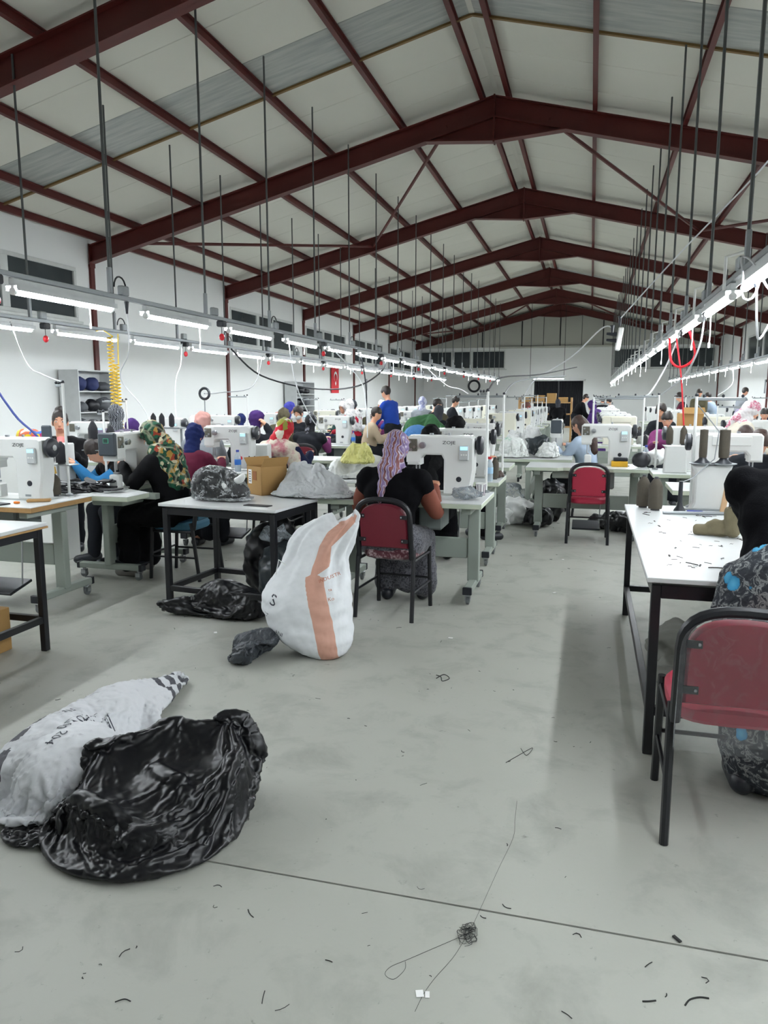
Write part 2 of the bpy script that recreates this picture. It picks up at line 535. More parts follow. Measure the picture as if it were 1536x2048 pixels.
LW = [(8.1, 12.78), (19.2, 23.8), (24.9, 29.3), (30.4, 34.9), (36.3, 40.8)]
wall_with_openings('wall_left', XL, 'y', YF, YB, 4.62, [(a, b, 3.0, 4.0) for a, b in LW], -.2, WALLM, 'white plastered wall with high dark windows left of the hall')
RW = [(29.9, 34.6), (24.4, 28.9), (18.8, 23.2)]
wall_with_openings('wall_right', XR, 'y', YF, YB, 4.62, [(a, b, 3.0, 4.05) for a, b in RW], .2, WALLM, 'white plastered wall behind the right lamp row')
wall_with_openings('wall_back', YB, 'x', XL-.2, XR+.2, 4.27, [(-9.43, -4.63, 3.1, 4.12), (1.07, 6.08, 3.07, 4.14), (-3.04, -.41, 0, 2.44)], .2, WALLM, 'white end wall of the hall with dark doorway')
tag(MB().b2((XL-.2, YF-.2, 0), (XR+.2, YF, 6.6)).build('wall_front', WALLM, None, 0), 'white wall closing the hall behind the camera', 'wall', kind='structure')

g = thing('wall_gable', 'grey clad gable above the end wall ledge', 'wall', (0, YB, 0), kind='structure')
xs = [XL-.2, -6.9, -5.3, -3.75, -2.6, -1.72, -.6, .5, 1.6, 3.0, 4.4, XR+.2]
for a, b in zip(xs, xs[1:]):
    pl = [(a+.012, 4.27), (b-.012, 4.27), (b-.012, beam_z(b)+.1)] + [(a+.012, beam_z(a)+.1)]
    MB().prism(pl, 0, .12, .006).build('cladding_panel', GABLE, g)
MB().b2((XL, .1, 4.2), (XR, .2, 6.7)).build('backing', DARK, g, 0)
MB().b2((-5.0, -.14, 4.2), (1.4, 0, 4.30), .01).build('ledge', GABLE, g)
for x in (-5.9, -3.75, -1.72, .5): MB().b2((x-.03, -.03, 4.27), (x+.03, 0, beam_z(x)-.3)).build('seam_post', KCABLE, g)

wn = [0]
def window(axis, fixed, a, b, z0, z1, cuts, inward, where=''):
    wn[0] += 1
    w = thing('window_%d' % wn[0], None, None, kind='structure')
    tag(w, 'dark strip window of three panes high in the %s' % where, 'window')
    fr = M('window_frame', '#c9ccc9', .5)
    def bx(p0, p1, q0, q1, d0, d1, nm, m, par):
        if axis == 'y': mb = MB().b2((fixed+d0, p0, q0), (fixed+d1, p1, q1), .006)
        else: mb = MB().b2((p0, fixed+d0, q0), (p1, fixed+d1, q1), .006)
        return mb.build(nm, m, par)
    i0, i1 = (.02*inward, -.06*inward)
    bx(a, b, z0, z0+.07, i0, i1, 'frame_rail', fr, w); bx(a, b, z1-.07, z1, i0, i1, 'frame_rail', fr, w)
    bx(a-.1, b+.1, z0-.05, z0, .05*inward, -.05*inward, 'sill', fr, w)
    ed = [a] + cuts + [b]
    for c in ed:
        lo, hi = (c, c+.07) if c == a else ((c-.07, c) if c == b else (c-.09, c+.09))
        bx(lo, hi, z0+.07, z1-.07, i0, i1, 'frame_post', fr, w)
    for k in range(len(ed)-1):
        bx(ed[k]+.05, ed[k+1]-.05, z0+.05, z1-.05, -.02*inward, -.04*inward, 'pane', GLASS, w)
for i, (a, b) in enumerate(LW): window('y', XL, a, b, 3.0, 4.0, [a+1.78, a+2.82], 1, 'left wall, %s from the camera' % ORD[i])
for i, (a, b) in enumerate(RW): window('y', XR, a, b, 3.0, 4.05, [a+1.78, a+2.82], -1, 'right wall, %s from the end wall' % ORD[i])
window('x', YB, -9.43, -4.63, 3.1, 4.12, [-7.55, -6.5], -1, 'end wall, left of the doorway')
window('x', YB, 1.07, 6.08, 3.07, 4.14, [2.85, 3.9], -1, 'end wall, right of the doorway')

d = thing('door_1', 'wide doorway hung with two black curtains in the end wall', 'door', (0, YB, 0), kind='structure')
MB().b2((-3.14, -.05, 0), (-3.02, .1, 2.52), .01).build('jamb', WHITE, d); MB().b2((-.43, -.05, 0), (-.31, .1, 2.52), .01).build('jamb', WHITE, d)
MB().b2((-3.14, -.05, 2.44), (-.31, .1, 2.54), .01).build('lintel', WHITE, d)
for x0, x1 in ((-3.02, -1.75), (-1.68, -.43)):
    mb = MB(); n = 40; pts = [(x0+(x1-x0)*i/n, .06+.035*math.sin(i*1.9)) for i in range(n+1)]
    vs = [(x, y, .03) for x, y in pts]+[(x, y, 2.43) for x, y in pts]
    vs += [(x, y+.01, .03) for x, y in pts]+[(x, y+.01, 2.43) for x, y in pts]; k = n+1
    fs = [(i, i+1, i+1+k, i+k) for i in range(n)]+[(2*k+i, 3*k+i, 3*k+i+1, 2*k+i+1) for i in range(n)]
    mb.add(vs, fs).build('curtain', M('black_curtain', '#1a1c20', .8), d, 60)
MB().b2((-3.1, .14, 0), (-.4, .2, 2.5)).build('door_leaf', DARK, d)

# roof: one-metre sheets on both slopes
ce = thing('ceiling', 'pale sheet roof underside with grey translucent strips', 'ceiling', kind='structure')
hw = max(RX-XL, XR-RX) + .25; ln = hw / math.cos(math.atan(SL)); ang = math.atan(SL)
base = MB().box((ln/2, 0, 0), (ln, .994, .05), .006).mesh('roof_sheet')
base.materials.append(ROOFM); sky = base.copy(); sky.materials.clear(); sky.materials.append(SKYM)
LIT = {16, 26, 37}
for k in range(49):
    y = -6.27 + k + .5
    for sgn in (-1, 1):
        o = obj('skylight_strip' if k in LIT else 'roof_sheet', sky if k in LIT else base, None, ce, (RX, y, RZ+.155))
        o.rotation_euler = (0, ang, 0) if sgn > 0 else (0, ang, PI)
        if k in LIT: o['label'] = 'grey translucent roof strip'
MB().b2((RX-.2, YF, RZ+.12), (RX+.2, YB, RZ+.15)).build('ridge_flashing', ROOFM, ce, 0)
for yy in (10.74,):
    for sgn in (-1, 1):
        o = MB().box((ln/2, 0, 0), (ln, .05, .03)).build('strip_edging', BROWN, ce, 0, (RX, yy, RZ+.115)); o.rotation_euler = (0, ang, 0) if sgn > 0 else (0, ang, PI)
PX = [-9.35, -8.56, -7.27, -5.94, -4.6, -3.29, -1.93, -1.5, -.12, 1.24, 2.6, 3.9, 5.2, 6.0]
for x in PX:
    z = beam_z(x)
    mb = MB().b2((x-.035, YF, z+.005), (x+.035, YB, z+.02)).b2((x-.006, YF, z+.01), (x+.006, YB, z+.12)).b2((x-.035, YF, z+.11), (x+.035, YB, z+.125))
    mb.build('purlin', OXIDE, ce, 0)

FRY = [1.85, 7.55, 13.25, 18.95, 24.65, 30.35, 36.05, 41.75]
for k, y in enumerate(FRY):
    f = thing('steel_frame', 'dark red steel portal frame spanning the hall, %s from the camera end' % ORD[k], 'roof frame', (0, y, 0), kind='structure')
    for sgn, xe in ((-1, XL+.04), (1, XR-.04)):
        xr = RX + sgn*.012
        def pl(d0, d1): return [(xr, beam_z(xr)-d0), (xe, beam_z(xe)-d0), (xe, beam_z(xe)-d1), (xr, beam_z(xr)-d1)]
        r = MB().prism(pl(.0, .34), -.006, .006).prism(pl(0, .02), -.085, .085).prism(pl(.32, .34), -.085, .085).build('rafter', OXIDE, f, 0)
        xh = RX + sgn*1.15; zb = beam_z(xh)-.33
        MB().prism([(xr, beam_z(xr)-.3), (xh, zb+.02), (xr, 5.76)], -.008, .008).prism([(xh, zb+.01), (xr, 5.77), (xr, 5.74), (xh, zb-.012)], -.085, .085).build('haunch', OXIDE, f, 0)
        MB().b2((xe-.004, -.085, beam_z(xe)-.42), (xe+.012, .085, beam_z(xe)+.02)).build('end_plate', OXIDE, f, 0)
        xc = XL if sgn < 0 else XR
        MB().b2((xc-sgn*.05, -.06, 0), (xc+sgn*.02, .06, beam_z(xe)-.36)).build('column', OXIDE, f, 0)
    MB().b2((RX-.014, -.09, 5.72), (RX+.014, .09, RZ+.01)).build('apex_plate', OXIDE, f, 0)

def rod(name, pts, r, mat, label, cat, kind=None, n=6):
    return tag(MB().tube(pts, r, n).build(name, mat), label, cat, kind=kind)
for (ya, yb, tagx) in ((13.25, 18.95, 'second bay'), (36.05, 41.75, 'last bay')):
    for i, (xa, xb) in enumerate(((-8.75, -5.45), (-2.5, -5.45), (-.85, 2.2), (5.2, 2.2))):
        za, zb = beam_z(xa)-.2, beam_z(xb)-.2
        nm = ['eave to middle of the left slope', 'ridge to middle of the left slope', 'ridge to middle of the right slope', 'eave to middle of the right slope'][i]
        rod('brace', [(xa, ya, za), (xb, yb, zb)], .034, OXIDE, 'red diagonal roof brace from %s, %s' % (nm, tagx), 'brace', 'structure')

# ------------------------------------------------------------------ lamp rows
TUBE = emit('fluorescent_glow', '#f4faff', LAMP)
TRAY = M('lamp_tray', '#d4d8d8', .35, .0)
def lamp_proto(bracket):
    t = thing('fluorescent_lamp', '', 'lamp')
    mb = MB().b2((-.055, -.62, .035), (.055, .62, .042)).b2((-.055, -.62, .0), (-.05, .62, .04)).b2((.05, -.62, .0), (.055, .62, .04)).b2((-.025, -.62, .042), (.025, .62, .09), .005)
    mb.build('tray', TRAY, t)
    MB().tube([(0, -.59, -.005), (0, .59, -.005)], .027, 6).build('tube', TUBE, t)
    for s in (-1, 1): MB().cyl((0, s*.588, -.005), (0, s*.612, -.005), .0285, n=12).b2((-.012, s*.6-.008, 0), (.012, s*.6+.008, .036)).build('socket', WHITE, t)
    if bracket:
        MB().tube([(-.06, -.6, .04), (-.06, -.6, .27), (.09, -.6, .31)], .012, 6).build('bracket', WHITE, t)
    return t
def pull(t, y, ln_):
    mb = MB().tube([(0, y, -.02), (.004, y, -.02-ln_*.7), (0, y+.003, -.02-ln_)], .006, 5).box((0, y, -.03-ln_), (.02, .014, .05), .005)
    return mb.build('pull_cord', WHITE, t)
PULL = []
ROWN = {'A': 'hanging over the left sewing line', 'B': 'nearest the left wall', 'C': 'hanging over the right sewing line', 'D': 'nearest the right wall'}
ROWS = {'A': (-4.2, 2.34, 1.75, 4.86, -2, 18), 'B': (-6.3, 2.33, 1.62, 7.95, -4, 16), 'C': (.95, 2.27, 1.66, 4.35, -3, 22), 'D': (3.6, 2.32, 1.66, 4.4, -3, 21)}
rnd = random.Random(3)
protos = {}
for rw, (x, z, pitch, y0, k0, k1) in ROWS.items():
    ya, yb = y0 + k0*pitch - .3, y0 + k1*pitch
    rail = thing('light_rail', 'long grey cable trunking carrying the lamp row %s' % ROWN[rw], 'light rail', (x, 0, z))
    MB().b2((-.022, ya, .095), (.022, yb, .135), .004).build('trunking', GALV, rail)
    seen = 0
    for k in range(k0, k1):
        yc = y0 + k*pitch + .6
        key = rw == 'C'
        if key not in protos:
            protos[key] = t = lamp_proto(key); t.location = (x, yc, z)
        else: t = dup(protos[key], (x, yc, z), 0)
        t['label'] = 'glowing white fluorescent lamp, %s of the row %s' % (ORD[k-k0], ROWN[rw]); t['group'] = 'lamps of the row %s' % ROWN[rw]
        rx = x; rz = beam_z(rx)
        rt = thing('suspension_rod', 'thin grey rod above the %s lamp of the row %s' % (ORD[k-k0], ROWN[rw]), 'rod', (rx, yc+.60, z), group='rods of the row %s' % ROWN[rw])
        MB().cyl((0, 0, .137), (0, 0, rz-z+.02), .013, n=6).build('rod', M('rod_grey', '#565a5a', .5, .3), rt)
        MB().b2((-.018, -.018, .137), (.018, .018, .36), .004).build('sleeve', GALV, rt)
        jb = MB().box((.0, yc+.80, .18), (.06, .11, .09), .01).build('junction_box', GALV, rail)
        if (k-k0) % 2 == 0:
            MB().tube([(0, yc+.75+.09*math.cos(a), .2+.1*math.sin(a)) for a in [PI*i/8 for i in range(9)]], .008, 5).build('cable_loop', KCABLE, rail)
        if k % 2 == 0 and rw in 'AB':
            s = thing('pull_switch', 'red ball pull switch by %s lamp, row %s' % (ORD[k-k0], ROWN[rw]), 'switch', (x, yc-.78, z))
            MB().box((0, 0, .06), (.09, .1, .07), .012).build('box', DARK, s)
            MB().tube([(0, 0, .04), (0, 0, -.06)], .004, 5).build('stem', DARK, s)
            MB().ell((0, 0, -.09), (.033, .033, .042)).build('ball', REDP, s)
        PULL.append((t, rw, k))
first_pull = {}
for t, rw, k in PULL:
    if rnd.random() < .62:
        y = rnd.uniform(-.5, .45); L_ = rnd.uniform(.1, .26)
        key = round(L_*20)
        if key not in first_pull: first_pull[key] = pull(t, 0, key/20).data; o = [c for c in t.children if c.name.startswith('pull_cord')][0]; o.location = (0, y, 0)
        else: obj('pull_cord', first_pull[key], None, t, (0, y, 0))

t = lamp_proto(False); t.location = (-2.2, 39.5, 2.5); t.rotation_euler = (0, 0, R(90)); t.scale = (1, 1.4, 1)
t['label'] = 'single white fluorescent lamp crosswise before the dark doorway'
for sx in (-.6, .6):
    MB().cyl((0, sx, .09), (0, sx, (beam_z(-2.2)-2.5)+.05), .008, n=6).build('hanger', KCABLE, t)
# ------------------------------------------------------------------ furniture builders
def arch(w, z0, z1, n=14):
    """inverted-U path in XZ, width w, rounded shoulders"""
    pts = [(-w/2, z0)]; rr = w*.44; zc = z1-rr*.8
    for i in range(n+1):
        a = PI - PI*i/n
        pts.append((math.copysign(abs(math.cos(a))**.75, math.cos(a))*w/2, zc + (z1-zc)*abs(math.sin(a))**.8))
    pts.append((w/2, z0)); return pts

def banquet_chair(label, loc, rz, vinyl, wrapped=False, seat_mat=None, group=None):
    """sitter faces +Y; origin on the floor under the seat centre"""
    t = thing('banquet_chair', label, 'chair', loc, rz, group)
    w = .39
    path = [(x, -.225 - (z-.46)*.16, z) for x, z in arch(w, .44, .86)]
    MB().tube(path, .019, 8).build('back_frame', BLACK, t)
    inner = [(x*.9, z-.018) for x, z in arch(w, .53, .845)]
    n = len(inner); mb = MB()
    for dy in (-.012, .022):
        pass
    vs = []
    for off in (-.016, .0, .028, .034):
        sc = 1 if off in (.0, .028) else .95
        zc = .68
        vs += [(x*sc, -.225-(z-.46)*.16+off, zc+(z-zc)*sc) for x, z in inner]
    fs = []
    for r_ in range(3):
        for k in range(n): fs.append((r_*n+k, r_*n+(k+1) % n, (r_+1)*n+(k+1) % n, (r_+1)*n+k))
    fs.append(tuple(range(n-1, -1, -1))); fs.append(tuple(3*n+k for k in range(n)))
    bp = mb.add(vs, fs).build('backrest', vinyl, t)
    for sx in (-1, 1):
        for z in (.57, .74):
            y = -.225-(z-.46)*.16
            MB().box((sx*.155, y-.018, z), (.05, .004, .028), .001).box((sx*.143, y-.022, z), (.009, .005, .009), .002).build('bracket', BLACK, t)
            MB().ell((sx*.14, y-.0225, z), (.006, .004, .006), n=8, m=6).build('screw', STEELM, t)
    mb = MB()
    poly = [(math.copysign(abs(math.cos(a))**.55, math.cos(a))*.205, math.copysign(abs(math.sin(a))**.55, math.sin(a))*.21) for a in [2*PI*i/24 for i in range(24)]]
    vs = []; fs = []; rows = [(.94, .425), (1.0, .44), (1.0, .475), (.92, .495), (.6, .505)]
    for sc, z in rows: vs += [(x*sc, y*sc, z) for x, y in poly]
    for r_ in range(len(rows)-1):
        for k in range(24): fs.append((r_*24+k, r_*24+(k+1) % 24, (r_+1)*24+(k+1) % 24, (r_+1)*24+k))
    fs.append(tuple(range(23, -1, -1))); fs.append(tuple((len(rows)-1)*24+k for k in range(24)))
    mb.add(vs, fs).build('seat', seat_mat or vinyl, t)
    for sx in (-1, 1):
        MB().tube([(sx*.203, -.2, .50), (sx*.207, -.215, .44), (sx*.212, -.27, 0)], .016, 8).build('leg', BLACK, t)
        MB().tube([(sx*.203, .17, .46), (sx*.207, .2, 0)], .016, 8).build('leg', BLACK, t)
        MB().tube([(sx*.203, -.21, .42), (sx*.203, .175, .42)], .012, 6).build('seat_rail', BLACK, t)
        MB().tube([(sx*.207, -.243, .2), (sx*.206, .19, .2)], .009, 6).build('stretcher', BLACK, t)
    MB().tube([(-.204, .19, .22), (.204, .19, .22)], .009, 6).build('stretcher', BLACK, t)
    if wrapped:
        film = mat_clear('clear_film', '#dfe3e6', .05, .06, .16)
        vs = []
        for off in (-.03, .045): vs += [(x*1.13, -.225-(z-.46)*.16+off, z+(.018 if z > .6 else -.16)) for x, z in inner]
        fs = [(k, (k+1) % n, n+(k+1) % n, n+k) for k in range(n-1)]+[tuple(range(n-1, -1, -1)), tuple(n+k for k in range(n))]
        MB().add(vs, fs).build('film_cover', film, t, 60)
    return t

def workbench(label, loc, rz, w, d, h=.8, edge=None, low=.16, apron=.05):
    """black square-tube bench; origin on the floor at its centre"""
    t = thing('workbench', label, 'table', loc, rz)
    MB().b2((-w/2-.02, -d/2-.02, h-.022), (w/2+.02, d/2+.02, h), .003).build('tabletop', LAM, t)
    if edge:
        MB().b2((-w/2-.024, -d/2-.024, h-.034), (w/2+.024, d/2+.024, h-.0222), .002).build('edge_band', edge, t)
    s = .02
    for sx in (-1, 1):
        for sy in (-1, 1): MB().b2((sx*(w/2-.02)-s, sy*(d/2-.02)-s, 0), (sx*(w/2-.02)+s, sy*(d/2-.02)+s, h-.034), .003).build('leg', BLACK, t)
    for sy in (-1, 1):
        MB().b2((-w/2+.04, sy*(d/2-.02)-s*.8, h-.034-apron), (w/2-.04, sy*(d/2-.02)+s*.8, h-.034), .002).build('apron', BLACK, t)
        MB().b2((-w/2+.04, sy*(d/2-.02)-s*.8, low-.02), (w/2-.04, sy*(d/2-.02)+s*.8, low+.02), .002).build('stretcher', BLACK, t)
    for sx in (-1, 1):
        MB().b2((sx*(w/2-.02)-s*.8, -d/2+.04, h-.034-apron), (sx*(w/2-.02)+s*.8, d/2-.04, h-.034), .002).build('apron', BLACK, t)
        MB().b2((sx*(w/2-.02)-s*.8, -d/2+.04, low-.02), (sx*(w/2-.02)+s*.8, d/2-.04, low+.02), .002).build('stretcher', BLACK, t)
    return t

def sewing_table(w=1.15, d=.64, edge=LAMG, shape=None, legs=None, lite=False, yo=.1):
    """operator sits at -Y; origin on the floor under the top's centre"""
    t = thing('sewing_table', '', 'table')
    H = .8
    if shape: pl = shape
    else: pl = [(-w/2, -d/2), (w/2, -d/2), (w/2, d/2), (-w/2, d/2)]
    mb = MB(Matrix(((1, 0, 0, 0), (0, 0, 1, 0), (0, -1, 0, 0), (0, 0, 0, 1))))
    mb.prism([(x, y) for x, y in pl], -H+.006, -H+.04, .003)
    # prism lies in XZ and runs along Y: the matrix turns its Z into Y and its Y into -Z
    mb.build('table_edge', edge, t)
    mb = MB(Matrix(((1, 0, 0, 0), (0, 0, 1, 0), (0, -1, 0, 0), (0, 0, 0, 1))))
    mb.prism([(x, y) for x, y in pl], -H, -H+.0058, .001).build('tabletop', LAM, t)
    legs = legs or (-(w/2-.12), w/2-.12)
    def T(y): return y+yo
    for x in legs:
        MB().b2((x-.045, yo-.032, .12), (x+.045, yo+.032, H-.09), .006).build('leg', GREENG, t)
        MB().b2((x-.035, -d/2+.06, H-.09), (x+.035, d/2-.06, H-.04), .004).build('top_bracket', GREENG, t)
        ft = MB().b2((x-.032, yo-.3, .085), (x+.032, yo+.3, .135), .006).build('foot_bar', GREENG, t)
        if lite:
            for sy in (-1, 1): MB().box((x, yo+sy*.25, .0425), (.04, .06, .085), .008).build('caster', DARK, t)
            continue
        for sy in (-1, 1):
            MB().box((x, yo+sy*.305, .11), (.07, .03, .056), .004).build('end_cap', DARK, ft)
            cs = MB().cyl((x, yo+sy*.27, .085), (x, yo+sy*.27, .066), .014, n=10).b2((x-.022, yo+sy*.27-.02, .03), (x-.017, yo+sy*.27+.02, .068)).b2((x+.017, yo+sy*.27-.02, .03), (x+.022, yo+sy*.27+.02, .068)).b2((x-.022, yo+sy*.27-.02, .063), (x+.022, yo+sy*.27+.02, .069)).build('caster', STEELM, t)
            MB().lathe([(.0, -.012), (.024, -.013), (.032, -.01), (.032, .01), (.024, .013), (0, .012)], 16, (x, yo+sy*.27, .032), Matrix.Rotation(PI/2, 4, 'Y')).build('wheel', M('caster_rubber', '#6f7375', .6), cs)
    MB().b2((legs[0]+.05, yo-.02, .3), (legs[1]-.05, yo+.02, .46), .006).build('crossbeam', GREENG, t)
    if lite: return t
    MB().box((.02, -.0, .13), (.3, .24, .022), .004, Matrix.Rotation(R(14), 4, 'X')).build('pedal', DARK, t)
    MB().tube([(.16, .02, .15), (.18, .05, H-.05)], .006, 6).build('pedal_rod', STEELM, t)
    MB().b2((.12, -.16, H-.24), (.3, .12, H-.045), .015).build('control_box', M('motor_grey', '#7d8584', .5), t)
    MB().b2((-.36, -.2, H-.13), (-.06, .1, H-.045), .01).build('drawer', GREENG, t)
    return t

OUT = [(0.0, .23), (.0, .44), (.02, .46), (.5, .46), (.525, .44), (.525, .2), (.515, .13), (.50, .06), (.505, .0), (.29, .0), (.29, .275), (.27, .31), (.13, .31), (.105, .28), (.105, .23)]
def sewing_machine(body=MACH, dial=DARK, brand='ZOJE', screen=True, lite=False):
    """origin on the table under the middle of the machine; operator at -Y, column at +X"""
    t = thing('sewing_machine', '', 'sewing machine')
    P0 = [(x-.26, z) for x, z in OUT]
    MB().prism(P0, -.07, .075, .014).build('body', body, t)
    MB().b2((-.265, -.075, .25), (-.15, -.068, .445), .003).build('face_cover', body, t)
    fp = MB().box((-.215, -.078, .385), (.075, .012, .095), .004).build('face_plate', M('face_metal', '#6f6d63', .45, .6, var=.3, vs=60), t)
    for q in () if lite else ((-.235, .41), (-.2, .37), (-.225, .35)): MB().cyl((q[0], -.083, q[1]), (q[0], -.092, q[1]), .011, n=10).build('screw', STEELM, fp)
    MB().lathe([(0, 0), (.026, 0), (.026, .01), (.016, .014), (.016, .024), (.024, .028), (.024, .034), (0, .036)], 16, (-.135, -.07, .385), Matrix.Rotation(PI/2, 4, 'X')).build('tension_dial', STEELM, t)
    nb = MB().cyl((-.2, 0, .24), (-.2, 0, .135), .006, n=8).cyl((-.175, 0, .24), (-.175, 0, .15), .006, n=8).build('needle_bar', STEELM, t)
    MB().box((-.19, -.005, .128), (.03, .05, .012), .003).build('presser_foot', STEELM, nb)
    MB().b2((-.225, -.04, 0), (-.15, .05, .115), .012).build('post_bed', body, t)
    MB().b2((-.27, -.085, 0), (.26, .09, .012), .003).build('bed_plate', M('bed_plate_steel', '#c9ccc8', .3, .5), t)
    hwm = Matrix.Rotation(PI/2, 4, 'Y')
    hw_ = MB().lathe([(0, 0), (.035, 0), (.04, .008), (.066, .012), (.072, .02), (.072, .045), (.06, .055), (.03, .058), (0, .058)], 20, (.268, 0, .385), hwm).build('handwheel', DARK, t)
    MB().lathe([(0, 0), (.022, 0), (.022, .004), (0, .005)], 12, (.326, 0, .385), hwm).build('hub', STEELM, hw_)
    if screen:
        ds = MB().box((.19, -.082, .33), (.072, .024, .115), .006).build('display_panel', M('panel_grey', '#c3c7c7', .4), t)
        MB().box((.19, -.0945, .365), (.056, .003, .026), .001).build('screen', emit('lcd_glow', '#9fdcff', 1.1), ds)
        for k in range(3): MB().box((.172+.018*k, -.0945, .315), (.011, .003, .011), .001).build('key', WHITE, ds)
    MB().lathe([(0, 0), (.021, 0), (.021, .004), (.016, .006), (0, .006)], 16, (.15, -.07, .125), Matrix.Rotation(PI/2, 4, 'X')).build('oil_gauge', dial, t)
    MB().box((.13, -.071, .035), (.05, .003, .016), .001).build('badge', GALV, t)
    MB().box((-.02, .075, .40), (.3, .02, .08), .006).build('rear_cover', body, t)
    top = MB().cyl((-.08, 0, .46), (-.08, 0, .475), .016, n=10).cyl((.06, 0, .46), (.06, 0, .48), .01, n=8).build('top_knob', STEELM, t)
    if brand:
        lettering('brand_lettering', brand, .034, DARK, t, (.07, -.0712, .405), (PI/2, 0, 0), sx=1.35)
    return t

def cone(name='thread_cone', mat=CONE, h=.17, r=.045):
    t = thing(name, '', 'thread cone')
    MB().lathe([(.0, .012), (r*.93, .012), (r, .03), (r*.96, h*.74), (r*.7, h*.86), (r*.36, h*.97), (0, h*.97)], 16).build('wound_thread', mat, t)
    MB().lathe([(r*.62, 0), (r*.62, .012), (r*.3, .012), (r*.3, h), (r*.22, h+.006), (0, h+.006)], 12).build('spool', M('spool_plastic', '#2c2c30', .5), t)
    return t

def pole_stand(label, loc, rz, h=.77, arm=.28, plate=None):
    """white upright with a crossbar on the table's rear corner"""
    t = thing('thread_stand', label, 'thread stand', loc, rz)
    MB().cyl((0, 0, 0), (0, 0, h), .0105, n=10).build('pole', WHITE, t)
    MB().lathe([(0, 0), (.03, 0), (.03, .012), (.014, .02), (0, .02)], 12).build('base', GALV, t)
    MB().box((-arm/2, 0, h-.02), (arm, .014, .022), .003).build('crossbar', GALV, t)
    MB().ell((0, 0, h+.006), (.014, .014, .014), n=10, m=8).build('cap', DARK, t)
    for k in (0.15, .55, .95): MB().ell((-arm*k, 0, h), (.01, .01, .012), n=8, m=6).build('guide', DARK, t)
    if plate:
        MB().box((-.1, 0, plate), (.26, .1, .008), .002).build('cone_plate', GALV, t)
        for k in (-.18, -.06): MB().cyl((k, 0, plate), (k, 0, plate+.1), .004, n=6).build('cone_pin', STEELM, t)
    return t

# ------------------------------------------------------------------ people
def prims(mb, ps, infl=0.0):
    for p in ps:
        if p[0] == 'c': mb.cap_(p[1], p[2], p[3]+infl, p[4]+infl)
        else: mb.ell(p[1], [a+infl for a in p[2]], p[3])

def ik(S, T, l1, l2, pole):
    d = T-S; L = min(d.length, .985*(l1+l2)); dn = d.normalized()
    a = (l1*l1-l2*l2+L*L)/(2*L); h = math.sqrt(max(0, l1*l1-a*a))
    pp = pole-dn*pole.dot(dn); pp.normalize()
    return S+dn*a+pp*h, S+dn*L

